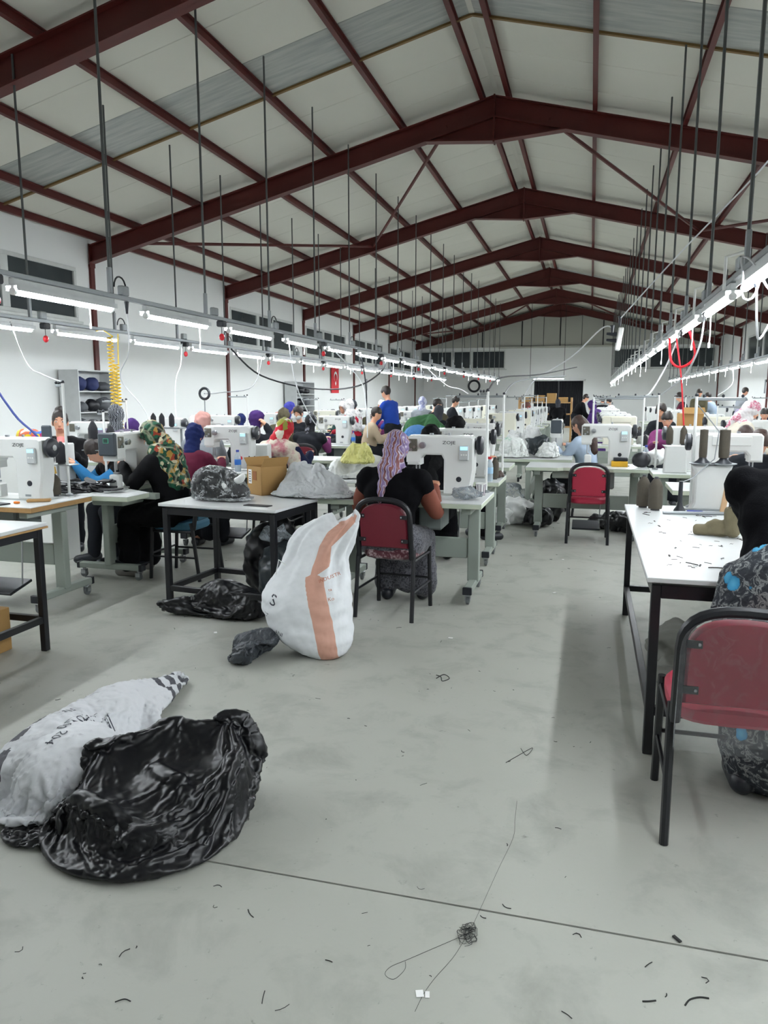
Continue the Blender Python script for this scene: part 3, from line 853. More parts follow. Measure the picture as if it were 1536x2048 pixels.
def person(label, x, y, face, top_z, pose='sit', lean=10, side=0, girth=1.0, skin=SKIN, top=None, sleeve='same', vest=None,
           bottom=('skirt', None), head=('scarf', None, 'tail'), hands=None, hp=18, hy=0, hr=0, vox=.018, feats=False, mask=None, wobble=.006,
           shoes=DARK, shirt=None):
    t = thing('person', label, 'person', (x, y, 0), face)
    G = girth
    sp = Matrix.Rotation(R(side), 3, 'Y') @ Matrix.Rotation(R(-lean), 3, 'X')
    up = sp @ Vector((0, 0, 1)); fw = sp @ Vector((0, 1, 0)); rt = sp @ Vector((1, 0, 0))
    # head frame follows the spine partly, then pitches and turns on the neck
    hm = Matrix.Rotation(R(hr), 3, 'Y') @ Matrix.Rotation(R(side*.4), 3, 'Y') @ Matrix.Rotation(R(hy), 3, 'Z') @ Matrix.Rotation(R(-(lean*.5+hp)), 3, 'X')
    hm4 = hm.to_4x4(); hup = hm @ Vector((0, 0, 1)); hfw = hm @ Vector((0, 1, 0)); hrt = hm @ Vector((1, 0, 0))
    off = up*.5 + hup*.075 + hup*.23
    off_top = (up*.5 + hup*.09 + hup*.215).z
    hz = top_z - off_top
    H = Vector((0, 0, hz)); N = H + up*.5; HC = N + hup*.17 + hfw*.012
    torso = [('e', H + up*.02, (.165*G, .125*G, .12), sp.to_4x4()), ('c', H+up*.06, H+up*.24, .125*G, .125*G), ('e', H+up*.33, (.165*G, .115*G, .17), sp.to_4x4()),
             ('c', H+up*.44-rt*.11, H+up*.44+rt*.11, .062*G, .062*G), ('e', H+up*.31+fw*.06, (.12*G, .085*G, .09), sp.to_4x4())]
    neck = [('c', N-up*.03, HC-hup*.06, .052, .048)]
    hd = [('e', HC+hup*.02, (.074, .092, .098), hm4), ('e', HC-hup*.045+hfw*.03, (.055, .058, .066), hm4), ('c', HC+hfw*.088+hup*.005, HC+hfw*.102-hup*.022, .009, .013),
          ('e', HC+hrt*.075-hup*.01, (.01, .02, .03), hm4), ('e', HC-hrt*.075-hup*.01, (.01, .02, .03), hm4), ('c', HC+hfw*.084-hup*.058-hrt*.015, HC+hfw*.084-hup*.058+hrt*.015, .009, .009)]
    if hands is None: hands = ((-.16, .42, .9), (.16, .42, .9))
    arms = []; hnd = []
    for sx, T in zip((-1, 1), hands):
        S = H + up*.435 + rt*(sx*.165*G); T = Vector(T)
        E, W = ik(S, T, .27, .24, Vector((sx*.38, -.3, -1)))
        arms.append([('c', S, E, .052*G, .042*G), ('c', E, W, .041*G, .03)])
        f = (W-E).normalized(); f = (f + Vector((0, 0, -.15))).normalized(); lat = f.cross(Vector((0, 0, 1)));
        if lat.length < .1: lat = Vector((1, 0, 0))
        lat.normalize(); dn = lat.cross(f)*-1
        if dn.z > 0: dn = -dn
        ps = [('c', W, W+f*.05-lat*.016, .026, .02), ('c', W, W+f*.05+lat*.016, .026, .02), ('c', W+f*.05-lat*.03, W+f*.05+lat*.03, .016, .016)]
        for q, (lo, ln_) in enumerate(((-.032, .062), (-.011, .075), (.011, .07), (.032, .052))):
            b = W+f*.06+lat*lo; m = b+f*ln_*.55+dn*.008; e = m+f*ln_*.3+dn*.028
            ps += [('c', b, m, .0095, .0088), ('c', m, e, .0088, .0075)]
        b = W+f*.02-lat*(sx*.03); m = b+f*.035-lat*(sx*.028)+dn*.012; e = m+f*.03-lat*(sx*.004)+dn*.01
        ps += [('c', b, m, .012, .0105), ('c', m, e, .0105, .009)]
        hnd.append(ps)
    legs = []
    for sx in (-1, 1):
        hp_ = H + Vector((sx*.09*G, 0, -.02))
        if pose == 'sit':
            K = Vector((sx*.13, .40, max(.42, hz-.05))); A = Vector((sx*.13, .40+.04*sx, .08))
        else:
            A = Vector((sx*.1, .02+.05*sx, .08)); K = (hp_+A)/2 + Vector((sx*.015, .03, 0))
        legs.append([('c', hp_, K, .088*G, .062*G), ('c', K, A, .056*G, .04), ('c', A+Vector((0, -.03, -.035)), A+Vector((sx*.02, .15, -.045)), .04, .032)])
    mb = MB(); prims(mb, torso+neck+hd)
    for a in arms+hnd+legs: prims(mb, a)
    bm_ = union(mb, vox, 2, 'body'); obj('body', bm_, skin, t)
    gv = max(vox, .0145)
    def garment(name, ps, infl, mat, wob=wobble, extra=(), sm=4):
        mb = MB(); prims(mb, ps, infl); prims(mb, list(extra))
        me = union(mb, gv, sm, name); crease(me, [(wob, 5.0, 4, int(abs(x*91+y*37)) % 9999, 1), (wob*.5, 13.0, 4, int(abs(x*51+y*97)) % 9999)], 0.004)
        return obj(name, me, mat, t)
    sl = [a for ar in arms for a in ar]
    if top is not None:
        if sleeve == 'same': garment('top', torso[1:]+sl, .018, top)
        else:
            caps = [('c', ar[0][1], ar[0][1].lerp(ar[0][2], .22), .058*G, .05*G) for ar in arms]
            garment('top', torso[1:]+caps, .02, top)
            if sleeve is not None:
                for ar in arms: garment('sleeve', ar, .012, sleeve, wobble*.7)
    if vest is not None: garment('vest', torso, .032, vest)
    bk, bmt = bottom
    if bmt is not None:
        if bk == 'skirt':
            if pose == 'sit':
                ex = [('c', H+Vector((0, .05, -.01)), Vector((0, .38, hz-.05)), .125*G, .115*G), ('c', Vector((-.13, .40, hz-.07)), Vector((-.15, .40, .12)), .085*G, .085*G),
                      ('c', Vector((.13, .40, hz-.07)), Vector((.15, .40, .12)), .085*G, .085*G), ('c', Vector((0, .38, hz-.09)), Vector((0, .38, .14)), .1, .09)]
            else: ex = [('c', H+Vector((0, 0, .05)), Vector((0, .02, .16)), .15*G, .19)]
            garment('skirt', [torso[0]]+[l for lg in legs for l in lg[:1]], .03, bmt, wobble*1.6, ex, 6)
        else: garment('trousers', [torso[0]]+[l for lg in legs for l in lg[:2]], .022, bmt)
    for lg in legs:
        mb = MB(); prims(mb, lg[2:], .01); obj('shoe', union(mb, .014, 1, 'shoe'), shoes, t)
    if shirt is not None: garment('shirt_front', [('e', H+up*.37+fw*.085*G, (.06, .062, .13), sp.to_4x4()), ('c', N-up*.05+fw*.03, N-up*.02+fw*.03, .06, .058)], 0, shirt, .002)
    hv = max(.010, vox*.8)
    def hood(name, ps, mat, win, wob):
        mb = MB(); prims(mb, ps); me = union(mb, hv, 3, name)
        crease(me, [(wob, 7.0, 4, int(abs(x*13+y*71)) % 9999, 1), (wob*.6, 16., 3, int(abs(x*7+y*31)) % 9999, 1)])
        bm = bmesh.new(); bm.from_mesh(me); kill = []
        for f in bm.faces:
            q = hm.transposed() @ (f.calc_center_median()-HC)
            if q.y > -.01 and (q.x/win[0])**2 + ((q.z-win[2])/win[1])**2 < 1: kill.append(f)
        bmesh.ops.delete(bm, geom=kill, context='FACES'); bm.to_mesh(me); bm.free()
        for p in me.polygons: p.use_smooth = True
        o = obj(name, me, mat, t); md = o.modifiers.new('thickness', 'SOLIDIFY'); md.thickness = .006; md.offset = -1; return o
    k, hmat, st = head
    if k == 'scarf':
        ps = [('e', HC+hup*.022-hfw*.008, (.092, .112, .116), hm4), ('c', HC-hup*.06-hfw*.008, N-up*.01, .072, .08)]
        if st != 'tight': ps.append(('e', N-up*.035+fw*.01, (.15*G, .105, .075), sp.to_4x4()))
        if 'tail' in st:
            b = N-fw*.07*G; ps += [('c', HC-hup*.03-hfw*.045, b-fw*.025-rt*.02, .078, .068), ('c', b-fw*.03-rt*.02, H+up*.36-fw*.125*G-rt*.045, .06, .03), ('c', H+up*.36-fw*.125*G-rt*.045, H+up*.27-fw*.13*G-rt*.05, .03, .012)]
        if 'long' in st:
            ps += [('c', N-rt*.1-fw*.02, H+up*.22-fw*.09*G-rt*.04, .09, .08), ('c', N+rt*.1-fw*.02, H+up*.22-fw*.09*G+rt*.04, .09, .08)]
        hood('headscarf', ps, hmat, (.062, .085, -.012), .007)
    else:
        ps = [('e', HC+hup*.028-hfw*.006, (.083, .101, .104), hm4)]
        if st == 'bun': ps += [('e', HC+hup*.13-hfw*.03, (.045, .045, .04), hm4)]
        if st == 'long': ps += [('c', HC-hfw*.05, N-fw*.1-up*.02, .082, .09), ('c', N-fw*.1-up*.02, N-fw*.12-up*.2, .09, .06)]
        if st == 'beanie': ps += [('e', HC+hup*.06, (.09, .105, .09), hm4)]
        hood('hair' if st != 'beanie' else 'beanie', ps, hmat, (.066, .1, -.035) if st != 'short' else (.095, .1, -.06), .004)
    if feats:
        for sx in (-1, 1):
            e = MB().ell(HC+hfw*.0815+hup*.016+hrt*(sx*.031), (.0125, .007, .0075), hm4, 10, 6).build('eye', M('eye_white', '#e6e2dc', .3), t)
            MB().ell(HC+hfw*.0865+hup*.016+hrt*(sx*.031), (.006, .004, .0065), hm4, 8, 6).build('iris', M('iris_dark', '#1d1512', .3), e)
            MB().tube([HC+hfw*.086+hup*.034+hrt*(sx*.017), HC+hfw*.086+hup*.04+hrt*(sx*.033), HC+hfw*.078+hup*.034+hrt*(sx*.048)], .0035, 5).build('eyebrow', HAIR, t)
        MB().tube([HC+hfw*.088-hup*.057-hrt*.02, HC+hfw*.0945-hup*.056, HC+hfw*.088-hup*.057+hrt*.02], .0055, 6).build('lips', M('lips', '#a9564f', .5), t)
    if mask is not None:
        me = MB(); prims(me, [('e', HC-hup*.045+hfw*.036, (.06, .066, .058), hm4)]); m_ = union(me, .01, 2, 'mask'); obj('face_mask', m_, mask, t)
    return t

# ------------------------------------------------------------------ soft goods
def bag(name, label, cat, ps, mat, voxel=.016, layers=(), zmin=0.004, smooth=4, inks=None, parent=None, group=None):
    mb = MB(); prims(mb, ps); me = union(mb, voxel, smooth, name); crease(me, layers, zmin)
    if inks: ink(me, [f(co(me)) for f in inks])
    o = obj(name, me, mat, parent)
    me.shade_smooth()
    if label: tag(o, label, cat, group)
    return o

def film_bag(name, label, cat, ps, mat, coarse=.05, jit=.018, seed=1, zmin=.004, fine=.002, parent=None, cuts=2, soft=1, inks=None):
    mb = MB(); prims(mb, ps); me = crumple(mb, coarse, jit, seed, zmin, cuts, soft, fine, 2, name)
    if inks: ink(me, [f(co(me)) for f in inks])
    o = obj(name, me, mat, parent)
    if label: tag(o, label, cat)
    return o

def drape(mb, colliders, frames=24, floor=0.0, voxel=.02, mass=.15, tension=8, bend=.3, jit=.0, seed=1, name='film'):
    """let a slack skin settle over what lies inside it and on the surface below: its folds are the fall of the cloth itself"""
    S = bpy.data.scenes.new('drape'); S.frame_start = 1; S.frame_end = frames+2
    me = union(mb, voxel, 3, name); V = co(me)
    if jit: V += np.random.RandomState(seed).normal(size=V.shape)*jit; put(me, V)
    o = bpy.data.objects.new('film', me); S.collection.objects.link(o)
    cl = o.modifiers.new('c', 'CLOTH'); st = cl.settings
    st.quality = 4; st.mass = mass; st.tension_stiffness = tension; st.compression_stiffness = tension; st.shear_stiffness = tension*.5; st.bending_stiffness = bend
    cs = cl.collision_settings; cs.use_collision = True; cs.distance_min = .006; cs.use_self_collision = False; cs.collision_quality = 2
    cl.point_cache.frame_start = 1; cl.point_cache.frame_end = frames+2
    obs = []; c = V.mean(0); fm = MB().b2((c[0]-3, c[1]-3, floor-.3), (c[0]+3, c[1]+3, floor)).mesh('bed')
    fo = bpy.data.objects.new('bed', fm); S.collection.objects.link(fo); obs.append(fo)
    if colliders:
        m = MB(); prims(m, colliders); um = union(m, .03, 3); q = bpy.data.objects.new('core', um); S.collection.objects.link(q); obs.append(q)
    for ob in obs:
        ob.modifiers.new('x', 'COLLISION'); ob.collision.thickness_outer = .006; ob.collision.cloth_friction = 20
    for f in range(1, frames+1): S.frame_set(f)
    out = bpy.data.meshes.new_from_object(o.evaluated_get(S.view_layers[0].depsgraph)); out.name = name
    for ob in obs+[o]: bpy.data.objects.remove(ob)
    bpy.data.scenes.remove(S)
    V = co(out); V[:, 2] = np.maximum(V[:, 2], floor+.002); put(out, V)
    bm = bmesh.new(); bm.from_mesh(out); bmesh.ops.subdivide_edges(bm, edges=bm.edges, cuts=1, use_grid_fill=True, smooth=.6); bm.to_mesh(out); bm.free()
    out.materials.clear(); out.shade_smooth(); return out

def draped(name, label, cat, film, core, mat, frames=24, floor=0.0, voxel=.02, bend=.3, tension=8, fine=0.0, inks=None, parent=None, jit=.002, seed=1, mass=.15):
    mb = MB(); prims(mb, film); me = drape(mb, core, frames, floor, voxel, mass, tension, bend, jit, seed, name)
    if fine: crease(me, [(fine, 14, 4, seed+1)], floor+.002)
    if inks: ink(me, [f(co(me)) for f in inks])
    o = obj(name, me, mat, parent)
    if label: tag(o, label, cat)
    return o
# ------------------------------------------------------------------ sewing stations
def place_machine(proto, x, y, rz, label, z=.8):
    if proto[0] is None: proto[0] = proto[1]()
    elif proto[2]:
        return dup(proto[0], (x, y, z), rz, label)
    proto[2] = True; m = proto[0]; m.location = (x, y, z); m.rotation_euler = (0, 0, R(rz)); m['label'] = label; return m
def place_table(proto, x, y, rz, label):
    return place_machine(proto, x, y, rz, label, 0)
PM = [None, sewing_machine, False]
PML = [None, lambda: sewing_machine(lite=True, brand=None), False]
PMC = [None, lambda: sewing_machine(MACH2, lite=True, brand=None, screen=False), False]
PT = [None, sewing_table, False]
PTL = [None, lambda: sewing_table(lite=True), False]

# near stations, each as the photograph shows it
t = sewing_table(1.24, .74, LAMG, yo=.12); t.location = (-1.34, 5.64, 0); t['label'] = 'pale sewing table on casters before the woman in the purple scarf'
place_machine(PM, -1.11, 5.78, 0, 'white sewing machine with open throat facing the woman in the purple scarf')
place_table(PT, -1.34, 7.02, 0, 'pale sewing table second in the middle line, bottle on its corner')
place_machine(PM, -1.17, 7.1, 0, 'sewing machine second in the middle line, partly hidden behind the nearest machine')
place_table(PT, -1.4, 8.5, 0, 'pale sewing table third in the middle line')
place_machine(PM, -1.3, 8.6, 0, 'sewing machine third in the middle line')

t = sewing_table(1.17, .66, PLY); t.location = (-4.27, 4.61, 0); t['label'] = 'sewing table with raw plywood edge, front of the left line'
place_machine(PM, -4.11, 4.68, 0, 'white sewing machine on the plywood edged table, cut by the picture edge')

t = sewing_table(1.4, .9, LAMG, [(-.7, -.47), (-.4, -.47), (-.2, -.12), (.7, -.12), (.7, .45), (-.7, .45)], (-.15, .58))
t.location = (-3.85, 5.65, 0); t.rotation_euler = (0, 0, R(90)); t['label'] = 'sewing table with cut-out corner heaped with black shoe pieces'
m2 = sewing_machine(MACH, brand=None, screen=False)
m2.location = (-3.80, 5.62, .8); m2.rotation_euler = (0, 0, R(90)); m2['label'] = 'sewing machine with slate end panel before the woman in green scarf'
pad = MB().box((-.285, 0, .37), (.045, .16, .19), .012).build('end_panel', M('panel_slate', '#3d454d', .45), m2)
MB().box((-.308, -.0, .40), (.002, .05, .04), .004).build('badge_frame', M('badge_green', '#3fae86', .5), pad)
MB().box((-.3095, -.0, .40), (.002, .042, .032), .003).build('badge_plate', M('badge_dark', '#1c3b33', .5), pad)

place_table(PT, -3.62, 7.14, 0, 'pale sewing table with bottle and brown cones, left line')
m3 = sewing_machine(MACH, REDP); m3.location = (-3.65, 7.22, .8); m3['label'] = 'white sewing machine with red oil gauge, left line'
tag(MB().b2((-3.55, 7.36, .8), (-3.28, 7.45, 1.06), .012).build('control_cabinet', MACH), 'white flat machine cabinet right of the red gauge machine', 'cabinet')
place_table(PT, -3.55, 8.85, 0, 'pale sewing table before the woman in red floral scarf')
place_table(PT, -4.05, 11.5, 0, 'sewing table before the woman in black flowered scarf and black vest')
place_machine(PM, -3.98, 11.58, 0, 'white sewing machine before the woman in black flowered scarf')
place_table(PT, -3.75, 14.1, 0, 'wide sewing table behind the black flowered scarf')
place_machine(PM, -3.86, 14.15, 0, 'white sewing machine with dark cloth in its throat behind the flowered scarf')
place_table(PT, -2.55, 12.3, 0, 'sewing table heaped with green and blue cloth')

t = sewing_table(1.28, .66, LAMG, [(-.64, -.33), (-.3, -.33), (-.24, -.27), (.22, -.27), (.28, -.33), (.64, -.33), (.64, .33), (-.64, .33)]); t.location = (-.02, 8.64, 0)
t['label'] = 'sewing table with notched front behind the empty red chair'
place_machine(PM, .18, 8.74, 0, 'white sewing machine with yellow box under its arm, behind the empty red chair')
t = sewing_table(1.5, .85); t.location = (-.62, 10.15, 0); t.rotation_euler = (0, 0, R(90)); t['label'] = 'sewing table piled with white bags left of the long haired woman'
m4 = sewing_machine(MACH, brand=None, screen=False); m4.location = (-.42, 10.3, .8); m4.rotation_euler = (0, 0, R(90)); m4['label'] = 'sewing machine seen end-on before the long haired woman'
MB().box((-.272, 0, .375), (.02, .14, .17), .01).build('end_panel', M('panel_slate'), m4)

place_table(PT, 1.25, 6.82, 180, 'sewing table beyond the white workbench at the right edge')
place_machine(PM, 1.1, 6.72, 180, 'white sewing machine with its back turned beyond the white workbench')
place_table(PT, 1.2, 8.2, 180, 'sewing table second beyond the white workbench')
place_machine(PM, 1.05, 8.26, 180, 'white sewing machine with its back turned, second beyond the white workbench')

# rows of stations receding to the back of the hall
FARS = [('line by the left wall', -6.0, [7.9, 9.6, 11.3, 13.0, 14.7, 16.4, 18.1, 19.8, 21.5, 23.2, 25.0, 27.0, 29.0], 0),
        ('left sewing line', -3.9, [16.2, 18.0, 19.8, 21.6, 23.4, 25.2, 27.2, 29.2], 0),
        ('middle line', -1.7, [10.4, 14.2, 16.0, 17.8, 19.6, 21.4, 23.2, 25.0], 0),
        ('line right of the aisle', .55, [12.6, 14.4, 16.2, 20.0, 22.0, 24.0], 180),
        ('right sewing line', 2.1, [10.9, 12.6, 14.4, 16.2, 18.0, 19.8, 21.6, 23.6, 25.6], 180),
        ('line by the right wall', 4.4, [13.0, 15.0, 17.0, 19.0, 21.0, 23.0, 25.0, 27.0], 180)]
PCN = [None, cone, False]
PCK = [None, lambda: cone(mat=CONEK), False]
fr = random.Random(11)
for nm, x, ys, rz in FARS:
    for k, y in enumerate(ys):
        w = 'far station %s of the %s' % (ORD[k], nm)
        place_table(PTL, x, y, rz, 'pale sewing table, ' + w)
        cream = fr.random() < .25
        place_machine(PMC if cream else PML, x + (.1 if rz == 0 else -.1), y + (.08 if rz == 0 else -.08), rz, ('cream' if cream else 'white') + ' sewing machine, ' + w)
        s = 1 if rz == 0 else -1
        for j in range(2):
            place_machine(PCN if fr.random() < .5 else PCK, x - s*(.42-.13*j), y+s*.2, 0, '%s thread cone, %s' % (('outer', 'inner')[j], w))
        if k < 6 and fr.random() < .6:
            pole_stand('pale thread stand, ' + w, (x + s*.5, y+s*.24, .8), rz, .62+.2*fr.random(), .34)

# ------------------------------------------------------------------ workbenches
workbench('black framed workbench with white top carrying bags and a carton', (-2.46, 5.02, 0), -6, .92, .66, .8, low=.17)
workbench('long white topped workbench with black frame right of the aisle', (.86, 4.41, 0), 0, 1.16, 2.24, .8, low=.2, apron=.06)
workbench('black framed workbench at the left picture edge, white top with raw edge', (-3.78, 3.15, 0), 0, 1.2, 1.26, .8, PLY, .2)

# ------------------------------------------------------------------ chairs
banquet_chair('maroon chair with black frame under the woman in the purple scarf', (-1.33, 5.2, 0), -5, MAROON, seat_mat=mat_scarf('patterned_cushion', [(0, '#2a1a20'), (.45, '#5b3038'), (.6, '#b9a3a4'), (.75, '#3b2026')], 22, 'noise'))
banquet_chair('empty bright red chair tucked under the notched sewing table', (.015, 8.42, 0), 0, REDC)
banquet_chair('red chair wrapped in clear film beside the right workbench', (.52, 2.87, 0), 0, REDC, True)
banquet_chair('black chair under the woman in the green scarf', (-3.42, 5.8, 0), 90, M('blue_cushion', '#3f6f87', .7))
banquet_chair('maroon chair under the woman in the black flowered scarf', (-4.1, 10.75, 0), 0, MAROON)
banquet_chair('red chair under the long haired woman', (.02, 10.25, 0), 90, REDC)
banquet_chair('maroon chair under the woman in the red floral scarf', (-3.35, 7.8, 0), 0, MAROON)
banquet_chair('red chair just beyond the white machine at the right', (1.35, 5.95, 0), 0, REDC)

# ------------------------------------------------------------------ sacks and bags on the floor
BPL = mat_plastic('black_bin_plastic', '#0c0d12', .34, 1, .5, 26, .1)
WPL = mat_plastic('white_bag_plastic', '#e4e6e4', .4, 1, .4, 22, .3)
CPL = mat_clear('clear_bag_film', '#e6eaec', .03, .5, .12)
GPL = mat_clear('grey_film', '#aab2b8', .3, .4, .2)
SACK = mat_print('woven_sack_orange', '#e4e7e9', ['#cf9f8c', '#8f6f60'])
SACK2 = mat_print('woven_sack_black', '#d5d7da', ['#4a4b52', '#4a4b52'])
GSACK = mat_print('grey_cloth_sack', '#c6c9ca', ['#c6c9ca'])

SZ = [-.05, .0, .10, .30, .43, .478, .486, .535, .65, .73, .785, .85]
SX = [-1.44, -1.44, -1.455, -1.512, -1.556, -1.565, -1.575, -1.54, -1.53, -1.475, -1.42, -1.40]
def orange(V):
    c = np.interp(V[:, 2], SZ, SX); w = np.interp(V[:, 2], [0, .477, .487, .535, .65, .73, .8], [.05, .056, .018, .05, .038, .057, .045])
    return np.clip(.5+(w-np.abs(V[:, 0]-c))/.014, 0, 1)*(V[:, 1] < 4.36)
SEC = np.array([(.004, -1.50, 4.12, .10, .08), (.03, -1.53, 4.15, .17, .13), (.09, -1.58, 4.19, .235, .19), (.17, -1.63, 4.23, .265, .22), (.26, -1.66, 4.27, .285, .24), (.34, -1.67, 4.29, .285, .235), (.43, -1.65, 4.31, .245, .2),
    (.5, -1.635, 4.32, .215, .165), (.58, -1.62, 4.34, .19, .135), (.66, -1.60, 4.35, .2, .11), (.73, -1.56, 4.36, .19, .08), (.79, -1.49, 4.36, .14, .045), (.81, -1.46, 4.36, .09, .018)])
nz, na = 120, 150; tt = np.linspace(0, 1, nz); src = np.linspace(0, 1, len(SEC))
prof = np.stack([np.interp(tt, src, SEC[:, k]) for k in range(5)], 1)
for _ in range(6): prof[1:-1] = (prof[:-2]+2*prof[1:-1]+prof[2:])/4
th = np.linspace(0, 2*PI, na, endpoint=False); vs = []
for z, cx, cy, rx, ry in prof:
    up_ = np.clip((z-.36)/.25, 0, 1); lo_ = 1-np.clip((z-.3)/.2, 0, 1)
    f = up_*(.10*np.abs(np.sin(4.5*th+1+z*3))+.06*np.sin(9*th+z*9)+.035*np.sin(17*th-z*14))-.055*up_
    f = f + lo_*.010*np.sin(z*75+2.2*np.sin(2*th+1)+1.3*np.sin(5*th)) + .012*np.sin(3*th+z*11)
    cc, ss = np.cos(th), np.sin(th)
    x = cx+rx*(1+f)*np.sign(cc)*np.abs(cc)**.92; y = cy+ry*(1+f)*np.sign(ss)*np.abs(ss)**.92
    tip = np.clip((z-.66)/.14, 0, 1); zz = z + tip*(.035*np.sin(2*th+.6)+.02*np.sin(5*th)) + .02*tip*(x-cx)/.2
    vs += list(zip(x, y, np.maximum(zz, .003)))
fs = [(i*na+k, i*na+(k+1) % na, (i+1)*na+(k+1) % na, (i+1)*na+k) for i in range(nz-1) for k in range(na)] + [tuple(range(na-1, -1, -1)), tuple((nz-1)*na+k for k in range(na))]
me = bpy.data.meshes.new('woven_sack'); me.from_pydata([tuple(map(float, v)) for v in vs], [], fs); me.update(); me.shade_smooth(); crease(me, [(.004, 9, 5, 8), (.0018, 24, 5, 3)], .003); ink(me, [orange(co(me))])
sk = tag(obj('woven_sack', me, SACK), 'tall white woven sack with a faded orange stripe standing on the floor', 'sack')
drape_text('print_lettering', sk, 'INDUSTR', .03, M('ink_orange', '#b86f52', .7), (-1.462, 4.0, .495), (.9, .0, .38), (-.3, 0, .9), (-.12, 1, -.12))
for tx, sz_, ox, oz in (('Ko', .03, -1.44, .37), ('ta', .026, -1.45, .425)): drape_text('print_lettering', sk, tx, sz_, M('ink_orange', '#c07f62', .7), (ox, 4.0, oz), (.95, .0, .2), (-.2, 0, .95), (-.12, 1, -.12))
for tx, sz_, ox, oz in (('NAT', .04, -1.86, .36), ('ARE', .035, -1.86, .30), ('S', .1, -1.79, .34), ('ANI', .035, -1.75, .15), ('17', .035, -1.84, .25)):
    drape_text('marker_lettering', sk, tx, sz_, M('marker_black', '#3a3d48', .7), (ox, 4.0, oz), (.9, 0, -.3), (.25, 0, .95), (-.25, 1, -.1))
MB().tube([(-1.74, 4.22, .5), (-1.82, 4.2, .56), (-1.84, 4.2, .47), (-1.8, 4.18, .41)], .004, 5).build('drawstring', WHITE, sk)

def bands(V):
    u = V[:, 1]*.93 + V[:, 0]*.36; m = np.zeros(len(V))
    for a, b in ((2.27, 2.31), (2.36, 2.405), (2.45, 2.49)): m = np.maximum(m, np.clip(.5+np.minimum(u-a, b-u)/.012, 0, 1))
    e = V[:, 0]*.9+V[:, 1]*.2
    for a, b in ((-1.60, -1.555), (-1.515, -1.47)): m = np.maximum(m, np.clip(.5+np.minimum(e-a, b-e)/.012, 0, 1)*(V[:, 1] < 2.8)*(V[:, 1] > 2.2)*(.5+.5*np.sign(np.sin(V[:, 1]*40)+.5)))
    return m
s2 = draped('woven_sack', 'flat white woven sack with black bands and marker writing lying on floor', 'sack',
    [('e', (-2.05, 2.5, .2), (.40, .55, .17), Matrix.Rotation(R(8), 4, 'Z')), ('c', (-2.15, 2.95, .12), (-2.14, 3.58, .07), .19, .04), ('c', (-2.2, 2.95, .1), (-2.08, 3.5, .06), .12, .05)],
    [('e', (-1.92, 2.36, .12), (.16, .22, .13), None), ('e', (-2.14, 2.5, .1), (.12, .3, .1), None), ('e', (-2.12, 2.9, .08), (.14, .28, .1), None), ('e', (-2.12, 3.25, .03), (.05, .25, .045), None)], SACK2, 26, 0, .019, .6, 12, .0, [bands], None, .003, 4)
for tx, sz_, ox, oy in (('E', .075, -2.03, 2.5), ('204', .06, -1.94, 2.3), ('60', .065, -1.98, 2.4), ('LUHO', .05, -2.05, 2.64), ('JBLE', .05, -2.0, 2.68), ('C', .1, -1.9, 2.05), ('FLE', .05, -2.14, 2.62), ('BA', .05, -1.78, 2.1)):
    drape_text('marker_lettering', s2, tx, sz_, M('marker_black', '#3a3d48', .7), (ox, oy, .5), (-.1, -.99, 0), (.99, -.1, 0), (0, .0, -1))

RZ_ = lambda a, b=0: Matrix.Rotation(R(a), 4, 'Z') @ Matrix.Rotation(R(b), 4, 'X')
draped('plastic_bag', 'crumpled black bin bag lying on the floor in front', 'bag',
    [('e', (-1.50, 2.28, .31), (.42, .46, .27), Matrix.Rotation(R(-15), 4, 'Z')), ('e', (-1.92, 2.03, .08), (.2, .12, .07), None), ('e', (-1.27, 2.55, .42), (.12, .12, .1), None), ('e', (-1.76, 2.3, .42), (.12, .1, .1), None)],
    [('e', (-1.73, 2.32, .17), (.10, .022, .19), RZ_(25, 8)), ('e', (-1.50, 2.46, .15), (.17, .03, .18), RZ_(-4)), ('e', (-1.30, 2.53, .17), (.13, .022, .20), RZ_(35, -10)), ('e', (-1.22, 2.36, .11), (.03, .12, .17), RZ_(10)),
     ('e', (-1.42, 2.24, .09), (.17, .028, .15), RZ_(-24)), ('e', (-1.62, 2.06, .07), (.17, .026, .14), RZ_(-14)), ('e', (-1.36, 2.04, .05), (.12, .025, .10), RZ_(30)), ('e', (-1.56, 2.2, .05), (.2, .12, .07), None)],
    BPL, 24, 0, .0155, .06, 10, .0, None, None, .0012, 3)
draped('plastic_bag', 'small charcoal rolled bag on the floor left of the tall sack', 'bag', [('e', (-1.92, 3.94, .15), (.22, .17, .13), None)],
    [('c', (-1.97, 4.0, .08), (-1.84, 4.06, .1), .06, .06), ('c', (-1.9, 3.87, .06), (-1.78, 3.88, .06), .065, .065)], mat_plastic('charcoal_film', '#3a3f45', .45, 1, .5, 30, .15), 22, 0, .013, .3, 8, .002)
